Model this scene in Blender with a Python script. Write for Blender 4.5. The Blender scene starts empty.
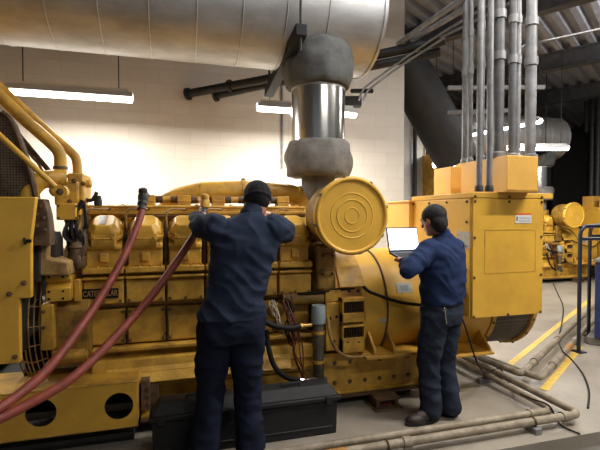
import bpy, bmesh, math, random
from mathutils import Vector, Matrix, noise
random.seed(7)
PI = math.pi
C = bpy.context.scene.collection
V = Vector

# ------------------------------------------------------------------ camera
F_PX, YAW, EYE = 433.0, math.radians(16), 1.62
PITCH = -math.atan(10 / F_PX)
_cy, _sy, _cp, _sp = math.cos(YAW), math.sin(YAW), math.cos(PITCH), math.sin(PITCH)
FW, RT, UP = V((_sy*_cp, _cy*_cp, _sp)), V((_cy, -_sy, 0)), V((-_sy*_sp, -_cy*_sp, _cp))
def ray(x, y): return FW + RT*((x-300)/F_PX) + UP*((225-y)/F_PX)
def atY(x, y, Y): r = ray(x, y); return V((0, 0, EYE)) + r*(Y/r.y)
def atX(x, y, X): r = ray(x, y); return V((0, 0, EYE)) + r*(X/r.x)
def atZ(x, y, Z): r = ray(x, y); return V((0, 0, EYE)) + r*((Z-EYE)/r.z)
def atD(x, y, d): return V((0, 0, EYE)) + ray(x, y)*d
cam = bpy.data.cameras.new('camera'); camo = bpy.data.objects.new('camera', cam); C.objects.link(camo)
cam.sensor_width = 36; cam.lens = 36*F_PX/600; cam.clip_end = 100; cam.clip_start = 0.05
m3 = Matrix((RT, UP, -FW)).transposed()
camo.matrix_world = Matrix.Translation((0, 0, EYE)) @ m3.to_4x4()
bpy.context.scene.camera = camo

# --------------------------------------------------------------- materials
def srgb(r, g, b):
    f = lambda c: (c/255/12.92) if c/255 <= .04045 else ((c/255+.055)/1.055)**2.4
    return (f(r), f(g), f(b), 1)
def mat(name, col, rough=.5, metal=0, col2=None, scale=6, bump=0, bscale=40, spec=.5, emit=0, stretch=None, coat=0, contrast=(.35, .65)):
    m = bpy.data.materials.new(name); m.use_nodes = True
    nt = m.node_tree; N = nt.nodes; L = nt.links; b = N['Principled BSDF']
    b.inputs['Base Color'].default_value = col; b.inputs['Roughness'].default_value = rough
    b.inputs['Metallic'].default_value = metal; b.inputs['Specular IOR Level'].default_value = spec
    if coat: b.inputs['Coat Weight'].default_value = coat; b.inputs['Coat Roughness'].default_value = .15
    tc = N.new('ShaderNodeTexCoord'); mp = N.new('ShaderNodeMapping'); L.new(tc.outputs['Object'], mp.inputs[0])
    if stretch: mp.inputs['Scale'].default_value = stretch
    if col2:
        nz = N.new('ShaderNodeTexNoise'); nz.inputs['Scale'].default_value = scale; nz.inputs['Detail'].default_value = 7
        nz.inputs['Roughness'].default_value = .65
        L.new(mp.outputs[0], nz.inputs['Vector'])
        cr = N.new('ShaderNodeValToRGB'); cr.color_ramp.elements[0].color = col2; cr.color_ramp.elements[1].color = col
        cr.color_ramp.elements[0].position, cr.color_ramp.elements[1].position = contrast
        L.new(nz.outputs['Fac'], cr.inputs[0]); L.new(cr.outputs[0], b.inputs['Base Color'])
    if bump:
        n2 = N.new('ShaderNodeTexNoise'); n2.inputs['Scale'].default_value = bscale; n2.inputs['Detail'].default_value = 4
        L.new(mp.outputs[0], n2.inputs['Vector'])
        bp = N.new('ShaderNodeBump'); bp.inputs['Strength'].default_value = bump; bp.inputs['Distance'].default_value = .01
        L.new(n2.outputs['Fac'], bp.inputs['Height']); L.new(bp.outputs[0], b.inputs['Normal'])
    if emit:
        b.inputs['Emission Color'].default_value = (1, .97, .93, 1); b.inputs['Emission Strength'].default_value = emit
    return m
M = {}
M['yellow'] = mat('yellow_paint', srgb(222, 173, 62), .42, col2=srgb(204, 156, 56), scale=3, bump=.05, bscale=30)
M['yellow_worn'] = mat('worn_yellow_paint', srgb(208, 160, 58), .5, col2=srgb(158, 118, 48), scale=7, bump=.25, bscale=35, contrast=(.33, .58))
M['yellow_pale'] = mat('pale_yellow_paint', srgb(222, 172, 80), .5, col2=srgb(208, 158, 72), scale=3, bump=.05)
M['yellow_dirty'] = mat('grimy_yellow_paint', srgb(160, 122, 46), .52, col2=srgb(104, 78, 34), scale=9, bump=.35, bscale=30, contrast=(.35, .6))
M['oldpaint'] = mat('faded_beige_paint', srgb(186, 152, 92), .6, col2=srgb(120, 88, 50), scale=8, bump=.3)
M['brown'] = mat('dusty_brown_metal', srgb(110, 84, 56), .65, col2=srgb(60, 44, 30), scale=10, bump=.3)
M['black'] = mat('black_rubber', srgb(20, 19, 19), .6, bump=.1, spec=.25)
M['blackplastic'] = mat('black_moulded_plastic', srgb(24, 24, 25), .68, col2=srgb(18, 18, 19), scale=9, bump=.15, bscale=120)
M['hose'] = mat('red_hose_rubber', srgb(146, 66, 50), .55, col2=srgb(112, 50, 40), scale=14, bump=.15, bscale=60)
M['steel'] = mat('stainless_steel', srgb(205, 203, 198), .2, metal=1, bump=.04, bscale=3, stretch=(1, 1, .2))
M['galv'] = mat('galvanised_sheet', srgb(196, 196, 196), .46, metal=.6, col2=srgb(166, 164, 162), scale=5, bump=.06, bscale=5, stretch=(.4, 1, 1))
M['conduit'] = mat('conduit_steel', srgb(138, 138, 140), .5, metal=.3, col2=srgb(108, 108, 108), scale=10)
M['midpipe'] = mat('dull_conduit_steel', srgb(104, 104, 106), .5, metal=.3, col2=srgb(82, 82, 82), scale=10)
M['darkpipe'] = mat('dark_pipe_steel', srgb(52, 51, 52), .45, metal=.5, col2=srgb(36, 35, 36), scale=10)
M['blanket'] = mat('grey_insulation_blanket', srgb(98, 99, 97), .9, col2=srgb(76, 77, 76), scale=7, bump=.6, bscale=14)
M['blanket2'] = mat('pale_insulation_blanket', srgb(132, 128, 122), .9, col2=srgb(104, 101, 96), scale=8, bump=.6, bscale=16)
M['charcoal'] = mat('charcoal_steel', srgb(44, 42, 40), .6, col2=srgb(30, 28, 28), scale=8)
M['floorpipe'] = mat('dusty_pipe_grey', srgb(152, 140, 120), .6, col2=srgb(112, 98, 80), scale=9, bump=.2)
M['greycap'] = mat('blue_grey_plastic', srgb(140, 152, 152), .5)
M['greybody'] = mat('weathered_metal', srgb(112, 106, 92), .55, metal=.3, col2=srgb(66, 56, 44), scale=14, bump=.3)
M['brass'] = mat('brass', srgb(200, 160, 90), .3, metal=.9)
M['white'] = mat('white_label', srgb(225, 224, 220), .5)
M['orange'] = mat('orange_print', srgb(220, 110, 40), .5)
M['grey_print'] = mat('grey_print', srgb(120, 126, 130), .5)
M['plate'] = mat('grey_sticker', srgb(176, 172, 160), .5, col2=srgb(150, 146, 138), scale=30)
M['bluepaint'] = mat('blue_paint', srgb(34, 48, 92), .45, col2=srgb(26, 38, 76), scale=8)
M['navypipe'] = mat('navy_pipe_paint', srgb(22, 26, 40), .4, col2=srgb(70, 46, 34), scale=7, contrast=(.28, .4))
M['rust'] = mat('rusty_pipe', srgb(196, 140, 60), .6, col2=srgb(110, 70, 40), scale=20)
M['lampbody'] = mat('white_lamp_metal', srgb(200, 200, 200), .5)
M['tube'] = mat('glowing_tube', srgb(255, 255, 255), .5, emit=14)
M['wire'] = mat('pale_wire', srgb(190, 180, 160), .5)
M['redwire'] = mat('red_wire', srgb(92, 42, 34), .5)
M['skin'] = mat('skin', srgb(176, 122, 96), .55)
M['shirt'] = mat('navy_work_shirt_cloth', srgb(44, 53, 72), .9, col2=srgb(35, 43, 60), scale=10, bump=.25, bscale=260, spec=.15)
M['shirt2'] = mat('blue_work_shirt_cloth', srgb(40, 54, 88), .9, col2=srgb(31, 43, 74), scale=10, bump=.25, bscale=260, spec=.15)
M['pants'] = mat('dark_navy_trouser_cloth', srgb(32, 37, 54), .92, col2=srgb(26, 30, 44), scale=8, bump=.25, bscale=260, spec=.1)
M['jeans'] = mat('charcoal_denim', srgb(50, 57, 70), .92, col2=srgb(38, 43, 54), scale=9, bump=.25, bscale=260, spec=.1)
M['knit'] = mat('black_knit', srgb(20, 20, 24), .95, bump=.6, bscale=120)
M['hair'] = mat('dark_hair', srgb(22, 18, 18), .8, bump=.6, bscale=120)
M['leather'] = mat('brown_leather', srgb(62, 48, 40), .55, col2=srgb(40, 30, 26), scale=14, bump=.3)
M['sole'] = mat('dark_sole', srgb(30, 28, 28), .7)
M['glove'] = mat('pale_work_glove', srgb(170, 158, 136), .8)
M['laptop'] = mat('laptop_shell', srgb(40, 44, 58), .4)
M['eye'] = mat('eye_white', srgb(225, 220, 214), .3)
M['joint'] = mat('spring_red', srgb(120, 50, 60), .5)
M['yline'] = mat('yellow_floor_paint', srgb(222, 186, 84), .6, col2=srgb(196, 164, 84), scale=12)

def block_mat():
    m = bpy.data.materials.new('painted_block_wall'); m.use_nodes = True
    nt = m.node_tree; N = nt.nodes; L = nt.links; b = N['Principled BSDF']; b.inputs['Roughness'].default_value = .6
    tc = N.new('ShaderNodeTexCoord'); mp = N.new('ShaderNodeMapping'); mp.inputs['Rotation'].default_value = (PI/2, 0, 0)
    L.new(tc.outputs['Object'], mp.inputs[0])
    br = N.new('ShaderNodeTexBrick'); br.inputs['Scale'].default_value = 1; br.inputs['Brick Width'].default_value = .4
    br.inputs['Row Height'].default_value = .2; br.inputs['Mortar Size'].default_value = .006; br.inputs['Mortar Smooth'].default_value = .4
    br.inputs['Color1'].default_value = srgb(214, 206, 194); br.inputs['Color2'].default_value = srgb(208, 200, 188)
    br.inputs['Mortar'].default_value = srgb(202, 194, 182)
    L.new(mp.outputs[0], br.inputs['Vector']); L.new(br.outputs['Color'], b.inputs['Base Color'])
    bp = N.new('ShaderNodeBump'); bp.inputs['Strength'].default_value = .25; bp.inputs['Distance'].default_value = .006; bp.invert = True
    L.new(br.outputs['Fac'], bp.inputs['Height']); L.new(bp.outputs[0], b.inputs['Normal'])
    return m
M['block'] = block_mat()
M['floor'] = mat('sealed_concrete', srgb(150, 142, 129), .42, col2=srgb(128, 119, 106), scale=1.6, bump=.05, bscale=20)
M['darkfloor'] = mat('dark_concrete', srgb(104, 98, 90), .6, col2=srgb(82, 77, 71), scale=3, bump=.1)
M['ceiling'] = mat('grey_steel_deck', srgb(168, 169, 176), .6, col2=srgb(150, 150, 158), scale=3)
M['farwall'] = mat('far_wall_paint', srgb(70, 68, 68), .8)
M['greywall'] = mat('grey_wall_paint', srgb(176, 174, 168), .7, col2=srgb(166, 163, 157), scale=3)
def mesh_mat():   # expanded-metal guard: dark sheet with lighter diamond wires
    m = mat('black_mesh_guard', srgb(20, 18, 16), .6); nt = m.node_tree; N = nt.nodes; L = nt.links; b = N['Principled BSDF']
    tc = N.new('ShaderNodeTexCoord'); vo = N.new('ShaderNodeTexVoronoi'); vo.inputs['Scale'].default_value = 55; vo.inputs['Randomness'].default_value = .15
    cr = N.new('ShaderNodeValToRGB'); cr.color_ramp.elements[0].position = .38; cr.color_ramp.elements[1].position = .5
    cr.color_ramp.elements[0].color = srgb(12, 11, 10); cr.color_ramp.elements[1].color = srgb(92, 76, 56)
    L.new(tc.outputs['Object'], vo.inputs['Vector']); L.new(vo.outputs['Distance'], cr.inputs[0]); L.new(cr.outputs[0], b.inputs['Base Color'])
    return m
M['meshguard'] = mesh_mat()

# ------------------------------------------------------------ mesh builder
class MB:
    def __init__(s): s.bm = bmesh.new()
    def hexa(s, P):
        v = [s.bm.verts.new(p) for p in P]
        for f in ((3,2,1,0), (4,5,6,7), (0,1,5,4), (1,2,6,5), (2,3,7,6), (3,0,4,7)): s.bm.faces.new([v[i] for i in f])
        return s
    def box(s, x0, x1, y0, y1, z0, z1):
        return s.hexa([(x0,y0,z0),(x1,y0,z0),(x1,y1,z0),(x0,y1,z0),(x0,y0,z1),(x1,y0,z1),(x1,y1,z1),(x0,y1,z1)])
    def obox(s, c, ax, ay, az):    # centre and three half-axis vectors
        c, ax, ay, az = V(c), V(ax), V(ay), V(az)
        if ax.cross(ay).dot(az) < 0: ax = -ax
        return s.hexa([c+ax*i+ay*j+az*k for k in (-1,1) for i, j in ((-1,-1),(1,-1),(1,1),(-1,1))])
    def rings(s, R, cap=True, closed=False):
        prev = None; first = None
        for r in R:
            cur = [s.bm.verts.new(p) for p in r]
            if prev:
                n = len(cur)
                for i in range(n): s.bm.faces.new((prev[i], prev[(i+1) % n], cur[(i+1) % n], cur[i]))
            else: first = cur
            prev = cur
        n = len(prev)
        if closed:
            for i in range(n): s.bm.faces.new((prev[i], prev[(i+1) % n], first[(i+1) % n], first[i]))
        elif cap: s.bm.faces.new(first[::-1]); s.bm.faces.new(prev)
        return s
    def frame(s, d):
        d = V(d).normalized(); a = V((0,0,1)) if abs(d.z) < .9 else V((1,0,0))
        u = d.cross(a).normalized(); return d, u, d.cross(u)
    def lathe(s, o, d, prof, n=32, cap=True):   # prof: (radius, distance along d)
        d, u, w = s.frame(d); o = V(o)
        return s.rings([[o + d*t + (u*math.cos(2*PI*i/n) + w*math.sin(2*PI*i/n))*max(r, 1e-4) for i in range(n)] for r, t in prof], cap)
    def cyl(s, a, b, r, n=20, r2=None):
        a, b = V(a), V(b); return s.lathe(a, b-a, ((r, 0), (r if r2 is None else r2, (b-a).length)), n)
    def tube(s, pts, r, n=12, sm=6, r2=None):
        P = spline([V(p) for p in pts], sm) if sm > 1 else [V(p) for p in pts]
        d, u, w = s.frame(P[1]-P[0]); R = []; m = len(P)
        for k, p in enumerate(P):
            t = ((P[min(k+1, m-1)]-P[max(k-1, 0)])).normalized()
            u = (u - t*u.dot(t)).normalized(); w = t.cross(u)
            rr = r if r2 is None else r + (r2-r)*k/(m-1)
            R.append([p + (u*math.cos(2*PI*i/n) + w*math.sin(2*PI*i/n))*rr for i in range(n)])
        return s.rings(R)
    def prism(s, poly, axis, lo, hi):   # poly in the two other axes
        def P(a, b, t): return {'x': (t,a,b), 'y': (a,t,b), 'z': (a,b,t)}[axis]
        return s.rings([[P(a,b,lo) for a,b in poly], [P(a,b,hi) for a,b in poly]])
    def torus(s, o, d, R0, r, n=40, k=8, a0=0, a1=2*PI):
        d, u, w = s.frame(d); o = V(o); full = abs(a1-a0) > 6.28; R = []
        for i in range(n if full else n+1):
            a = a0 + (a1-a0)*i/n; e = u*math.cos(a)+w*math.sin(a)
            R.append([o + e*(R0 + r*math.cos(2*PI*j/k)) + d*r*math.sin(2*PI*j/k) for j in range(k)])
        return s.rings(R, cap=not full, closed=full)
    def build(s, name, m, parent=None, bevel=0, smooth=40, seg=2, label=None, solid=0):
        bmesh.ops.recalc_face_normals(s.bm, faces=s.bm.faces)
        off = -ROOT.get(parent.name, V((0,0,0))) if parent else V((0,0,0))
        if off.length: bmesh.ops.translate(s.bm, verts=s.bm.verts, vec=off)
        me = bpy.data.meshes.new(name); s.bm.to_mesh(me); s.bm.free()
        for p in me.polygons: p.use_smooth = True
        me.set_sharp_from_angle(angle=math.radians(smooth)); me.materials.append(m)
        o = bpy.data.objects.new(name, me); C.objects.link(o)
        if parent: o.parent = parent; ROOT[o.name] = -off
        if solid: md = o.modifiers.new('solid', 'SOLIDIFY'); md.thickness = solid; md.offset = 0
        if bevel:
            md = o.modifiers.new('bevel', 'BEVEL'); md.width = bevel; md.segments = seg; md.limit_method = 'ANGLE'; md.angle_limit = math.radians(35)
        if label: o['label'] = label
        return o
ROOT = {}
def spline(P, k):
    out = []
    for i in range(len(P)-1):
        a, b, c, d = P[max(i-1, 0)], P[i], P[i+1], P[min(i+2, len(P)-1)]
        for j in range(k):
            t = j/k; out.append(.5*((2*b) + (c-a)*t + (2*a-5*b+4*c-d)*t*t + (3*b-a-3*c+d)*t**3))
    out.append(P[-1]); return out
def tag(o, label, cat, group=None, kind=None):
    o['label'] = label; o['category'] = cat
    if group: o['group'] = group
    if kind: o['kind'] = kind
    return o
def empty(name, loc, label, cat, group=None):
    o = bpy.data.objects.new(name, None); C.objects.link(o); o.location = loc; ROOT[o.name] = V(loc)
    o.empty_display_size = .1
    return tag(o, label, cat, group)
def struct(name, mb, m, **k):
    o = mb.build(name, m, **k); o['kind'] = 'structure'; return o
def copy_tree(o, parent=None):
    c = o.copy(); C.objects.link(c); c.parent = parent
    for ch in list(o.children): copy_tree(ch, c)
    return c
_bolt = {}
def bolt(parent, p, d, r=.011, m='brown'):
    key = (round(r, 4), m, tuple(round(x, 2) for x in d))
    if key not in _bolt:
        b = MB(); b.lathe((0,0,0), d, ((r*1.5, -.002), (r*1.5, .003), (r, .003), (r, .010), (r*.7, .012)), 6)
        bmesh.ops.recalc_face_normals(b.bm, faces=b.bm.faces)
        me = bpy.data.meshes.new('bolt'); b.bm.to_mesh(me); b.bm.free(); me.materials.append(M[m]); _bolt[key] = me
    o = bpy.data.objects.new('bolt', _bolt[key]); C.objects.link(o); o.parent = parent
    o.location = V(p) - ROOT[parent.name]; return o
def holed_plate(mb, x0, x1, z0, z1, y, holes, n=32):   # a sheet in a Y plane with round holes
    hs = sorted(holes); xs = x0
    def q(a, b, c, d): mb.bm.faces.new([mb.bm.verts.new((u, y, v)) for u, v in ((a,c),(b,c),(b,d),(a,d))])
    for cx, cz, r in hs:
        s = r*1.25; q(xs, cx-s, z0, z1)
        if cz-s > z0: q(cx-s, cx+s, z0, cz-s)
        if cz+s < z1: q(cx-s, cx+s, cz+s, z1)
        I, O = [], []
        for i in range(n):
            a = 2*PI*i/n; c, w = math.cos(a), math.sin(a); k = s/max(abs(c), abs(w))
            I.append(mb.bm.verts.new((cx+r*c, y, cz+r*w))); O.append(mb.bm.verts.new((cx+k*c, y, cz+k*w)))
        for i in range(n): j = (i+1) % n; mb.bm.faces.new((I[i], I[j], O[j], O[i]))
        xs = cx+s
    q(xs, x1, z0, z1)

# ---------------------------------------------------------------- setting
ED = V((math.sin(math.radians(58)), math.cos(math.radians(58)), 0))   # the direction the aisle runs
EN = V((-ED.y, ED.x, 0))
b = MB(); b.box(-5, 16, 2.46, 16, -.3, 0); struct('floor', b, M['floor'])
b = MB(); b.box(-5, 16, -4, 2.46, -.3, -.10); struct('floor_front', b, M['darkfloor'])
b = MB(); b.box(-5, 3.5, 6.2, 6.45, 0, 5.4); struct('wall_back', b, M['block'])
b = MB(); b.obox(V((3.5, 7.7, 2.7)) + ED*1.3, ED*1.3, EN*.12, (0, 0, 2.7)); struct('wall_side', b, M['greywall'])
b = MB(); b.box(3.24, 3.3, 6.45, 7.7, 0, 5.4); struct('wall_return', b, M['greywall'])
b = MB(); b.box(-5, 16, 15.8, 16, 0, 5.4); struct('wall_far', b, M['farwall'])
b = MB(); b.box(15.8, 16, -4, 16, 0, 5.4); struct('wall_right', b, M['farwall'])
b = MB(); b.box(-5.2, -5, -4, 16, 0, 5.4); struct('wall_left', b, M['greywall'])
# corrugated roof deck: ribs along the aisle direction
b = MB(); c0 = V((6, 6, 5.2)); prof = []; W = 13.0; k = -W
while k < W:
    prof += [(k, 0), (k+.11, 0), (k+.15, .11), (k+.26, .11)]; k += .30
lo = [c0 - ED*14 + EN*a + V((0,0,h)) for a, h in prof]; hi = [p + ED*28 for p in lo]
va = [b.bm.verts.new(p) for p in lo]; vb = [b.bm.verts.new(p) for p in hi]
for i in range(len(va)-1): b.bm.faces.new((va[i], va[i+1], vb[i+1], vb[i]))
struct('ceiling', b, M['ceiling'], smooth=20)
def ibeam(a, c, h=.35, w=.2, z=5.0):
    a, c = V(a), V(c); d = (c-a).normalized(); s = V((-d.y, d.x, 0)); m = (a+c)/2; L = (c-a).length/2
    b = MB()
    for zz, hw, hh in ((z, .012, h/2), (z+h/2, w/2, .012), (z-h/2, w/2, .012)):
        b.obox((m.x, m.y, zz), d*L, s*hw, (0, 0, hh))
    o = struct('trim_1', b, M['midpipe']); return o
for k, t in enumerate((-1.0, 2.2, 5.4, 8.6)):
    m = V((4.0, 4.0, 0)) + ED*t; o = ibeam(m - EN*7, m + EN*9); o.name = f'trim_{k+1}'
# painted aisle lines
b = MB()
p, q = atZ(508, 366, .001), atZ(576, 311, .001); s = EN*.036; q = p + (q-p).normalized()*5
b.hexa([p-s, q-s, q+s, p+s, p-s+V((0,0,.003)), q-s+V((0,0,.003)), q+s+V((0,0,.003)), p+s+V((0,0,.003))])
tag(b.build('floor_stripe', M['yline']), 'yellow painted floor line nearer the yellow control enclosure', 'floor marking', 'yellow lines painted along the aisle')
b = MB()
p, q = atZ(544, 390, .001), atZ(581, 346, .001)
b.hexa([p-s, q-s, q+s, p+s, p-s+V((0,0,.003)), q-s+V((0,0,.003)), q+s+V((0,0,.003)), p+s+V((0,0,.003))])
tag(b.build('floor_stripe', M['yline']), 'short yellow painted floor line beside the loose black cable', 'floor marking', 'yellow lines painted along the aisle')

# ============================================================ generator set
G = empty('generator_set', (1.2, 3.7, 0), 'large yellow diesel generator set in the foreground with two men working at it', 'generator', 'yellow generator sets on skids')
Y, YW, YD = M['yellow'], M['yellow_worn'], M['yellow_dirty']
# --- skid
b = MB(); h1, h2 = atY(41, 413, 3.2), atY(119, 406, 3.2)
holed_plate(b, -1.9, -.27, .15, .45, 3.2, [(h1.x, h1.z, .093), (h2.x, h2.z, .093)])
beam = b.build('front_beam', M['yellow'], G, solid=.006, smooth=0)
b = MB(); b.box(-1.9, -.265, 3.195, 3.62, .45, .462).box(-1.9, -.265, 3.195, 3.25, .14, .152).box(-.28, -.266, 3.2, 3.62, .15, .46); b.build('beam_web', YW, beam, bevel=.003)
for p in ((132, 368), (180, 372)): pass
b = MB(); b.prism([(3.40, .10), (3.62, .10), (3.62, .13), (3.46, .13), (3.46, .42), (3.62, .42), (3.62, .45), (3.40, .45), (3.43, .42), (3.43, .13), (3.40, .12)], 'x', -.26, 2.2)
rail = b.build('skid_rail', YW, G, bevel=.004)
b = MB(); b.prism([(4.55, .10), (4.7, .10), (4.7, .45), (4.55, .45)], 'x', -1.9, 2.2); b.build('skid_rail', YD, G, bevel=.004)
b = MB(); b.box(-.26, 2.2, 3.36, 3.5, .085, .1); b.build('rail_flange', M['brown'], rail)
for i in range(8):
    for zz in (.19, .36):
        if i in (3, 5) and zz > .3: continue
        bolt(rail, (1.15+.14*i, 3.43, zz), (0, -1, 0), .014)
b = MB(); b.box(-.25, -.19, 3.3, 3.5, .2, .42).box(-.25, -.13, 3.36, 3.42, .22, .38); b.build('rail_bracket', M['brown'], rail, bevel=.006)
for zz in (.25, .31, .37): bolt(rail, (-.2, 3.3, zz), (0, -1, 0), .012)
# vibration isolators under the rail
for x in (1.69,):
    b = MB(); b.box(x-.13, x+.13, 3.20, 3.42, 0, .012).box(x-.10, x-.07, 3.24, 3.4, .012, .085).box(x+.07, x+.10, 3.24, 3.4, .012, .085).box(x-.11, x+.11, 3.22, 3.42, .08, .095)
    iso = b.build('vibration_isolator', M['brown'], G, bevel=.002)
    for dx in (-.035, .0, .035):
        b = MB(); pts = [(x+dx+.013*math.cos(a*.9), 3.28+.013*math.sin(a*.9), .014+.0015*a) for a in range(44)]
        b.tube(pts, .004, 5, 1); b.build('spring', M['joint'], iso)
b = MB(); b.box(-1.85, 2.1, 3.68, 4.4, .12, .36); b.build('skid_pan_dark_fill', M['charcoal'], G)  # pan raised as a dark filler so the beam holes show no lit floor
b = MB(); b.box(-1.9, -.3, 3.30, 3.5, .0, .14); b.box(-1.9, -.3, 3.25, 3.30, .05, .08); b.build('added_dark_base', M['charcoal'], G)  # dark boxes added to darken the lit floor under the front beam
b = MB(); b.box(-.3, 2.1, 3.56, 3.66, .0, .10); b.build('added_dark_base', M['charcoal'], G)  # dark strip added to keep the gap below the rail dark
# --- engine block
b = MB(); b.box(-.70, 1.12, 3.56, 4.55, .62, 1.2); b.box(-.62, 1.10, 3.50, 3.6, .93, 1.19)
blk = b.build('engine_block', YD, G, bevel=.012)
b = MB(); b.prism([(3.42, .36), (4.5, .36), (4.6, .62), (3.56, .62), (3.52, .56), (3.44, .54), (3.42, .44)], 'x', -.60, 1.15); b.build('oil_pan', YW, G, bevel=.012)
b = MB(); b.box(-.62, 1.15, 3.385, 3.56, .345, .375).box(-.60, 1.15, 3.44, 3.56, .60, .628); b.build('oil_pan_flange', YW, G, bevel=.006)
b = MB(); b.prism([(3.35, .38), (3.42, .38), (3.5, .50), (3.46, .52)], 'x', -.5, .9); b.build('side_step', YW, G, bevel=.01)
heads_x = [-.512, -.222, .070, .362, .655, .948]
TITLE = None
for i, x in enumerate(heads_x):
    # inspection covers on the crankcase
    if i % 1 == 0:
        b = MB(); b.box(x-.138, x+.138, 3.515, 3.57, .64, .91); ic = b.build('inspection_cover', YW, G, bevel=.012)
        for dx in (-.12, .12):
            for zz in (.665, .885): bolt(ic, (x+dx, 3.515, zz), (0, -1, 0), .009, 'brown')
        b = MB(); b.torus((x+.145, 3.50, .70), (0, 1, 0), .012, .003, 14, 6).box(x+.141, x+.148, 3.498, 3.512, .64, .90); b.build('cable_tie', M['black'], ic)
    # camshaft side covers under each head
    b = MB(); b.prism([(3.44, .965), (3.52, .95), (3.52, 1.15), (3.47, 1.15), (3.44, 1.12)], 'x', x-.136, x+.136)
    cc = b.build('camshaft_cover', YW, G, bevel=.008)
    b = MB(); b.box(x-.14, x+.14, 3.42, 3.52, 1.145, 1.165); b.build('cover_lip', YW, cc, bevel=.006)
    for dx in (-.115, 0, .115): bolt(cc, (x+dx, 3.44, 1.155), (0, -1, 0), .010, 'yellow_worn'); bolt(cc, (x+dx, 3.44, .985), (0, -1, 0), .008, 'brown')
    # cylinder head: base flange, stepped body, tilted octagonal valve cover
    b = MB(); b.box(x-.14, x+.14, 3.41, 3.86, 1.19, 1.235); b.box(x-.122, x+.122, 3.47, 3.86, 1.235, 1.37)
    b.box(x-.030, x+.030, 3.445, 3.49, 1.27, 1.34)
    b.prism([(3.47, 1.355), (3.45, 1.37), (3.43, 1.40), (3.43, 1.485), (3.80, 1.62), (3.86, 1.37)], 'x', x-.085, x+.085)
    b.prism([(3.46, 1.36), (3.45, 1.375), (3.455, 1.40), (3.80, 1.60), (3.86, 1.37)], 'x', x-.125, x+.125)
    hd = b.build('cylinder_head', YW, G, bevel=.008)
    for dx in (-.115, -.04, .04, .115): bolt(hd, (x+dx, 3.425, 1.235), (0, 0, 1), .010, 'yellow_worn')
    ax = V((0, -.45, .893)); bv = V((0, .893, .45)); O = V((x, 3.545, 1.508))
    def octa(hw, hv, c, w): return [O + V((p*hw, 0, 0)) + bv*(q*hv) + ax*w for p, q in ((-1, -1+c), (-1+c, -1), (1-c, -1), (1, -1+c), (1, 1-c), (1-c, 1), (-1+c, 1), (-1, 1-c))]
    b = MB(); b.rings([octa(.130, .135, .42, -.03), octa(.130, .135, .42, .0)]); b.build('valve_cover_flange', YW, hd, bevel=.004)
    b = MB(); b.rings([octa(.114, .120, .42, 0), octa(.112, .116, .42, .030), octa(.074, .086, .40, .082)]); vc = b.build('valve_cover', Y, hd, bevel=.007, smooth=25)
    for p, q in ((-1, -.55), (1, -.55), (-.5, -1), (.5, -1)): bolt(hd, O + V((p*.121, 0, 0)) + bv*(q*.126) + ax*.0, (0, -.45, .893), .008, 'yellow_worn')
    if i == 0:
        b = MB(); c = O + ax*.084; b.hexa([c + V((u, 0, 0)) + bv*v + ax*w for w in (0, .001) for u, v in ((-.034, -.07), (.014, -.07), (.014, .07), (-.034, .07))]); b.build('sticker', M['plate'], vc, label='pale grey sticker over the valve cover')
    # pipework between heads
    b = MB(); b.tube([(x-.135, 3.50, 1.52), (x-.14, 3.50, 1.62), (x-.11, 3.54, 1.665), (x-.02, 3.6, 1.665), (x, 3.68, 1.67)], .008, 8, 5); b.build('fuel_line', YD, hd)
    b = MB(); b.cyl((x+.148, 3.52, 1.2), (x+.148, 3.56, 1.56), .018, 10); b.lathe((x+.148, 3.53, 1.28), (0, .1, 1), ((.028, 0), (.028, .05)), 8); b.lathe((x+.148, 3.54, 1.44), (0, .1, 1), ((.026, 0), (.026, .04)), 8); b.build('water_tube', M['brown'], hd)
# dark maker's plate with raised lettering
def text(s, size, p, rx, m, name, parent, ext=.0015, off=.0, flat=False, xw=1.0):
    cu = bpy.data.curves.new(name, 'FONT'); cu.body = s; cu.size = size; cu.extrude = ext; cu.offset = off; cu.align_x = 'CENTER'; cu.align_y = 'CENTER'
    to = bpy.data.objects.new('tmp', cu); C.objects.link(to)
    me = bpy.data.meshes.new_from_object(to.evaluated_get(bpy.context.evaluated_depsgraph_get())); bpy.data.objects.remove(to)
    me.transform(Matrix.Translation(V(p) - ROOT[parent.name]) @ rx @ Matrix.Diagonal((xw, 1, 1, 1))); me.materials.clear(); me.materials.append(m)
    o = bpy.data.objects.new(name, me); C.objects.link(o); o.parent = parent; ROOT[o.name] = ROOT[parent.name]; return o
p0, p1 = atY(82, 293, 3.435), atY(118.5, 292, 3.435); zc = 1.045
b = MB(); b.box(p0.x, p1.x, 3.43, 3.442, zc-.036, zc+.036); pl = b.build('name_plate', M['black'], G, bevel=.003, label='black plate with raised lettering')
text('CATERPILLAR', .058, ((p0.x+p1.x)/2, 3.4285, zc), Matrix.Rotation(PI/2, 4, 'X'), M['oldpaint'], 'lettering', pl, off=.0012, xw=.66)
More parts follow.
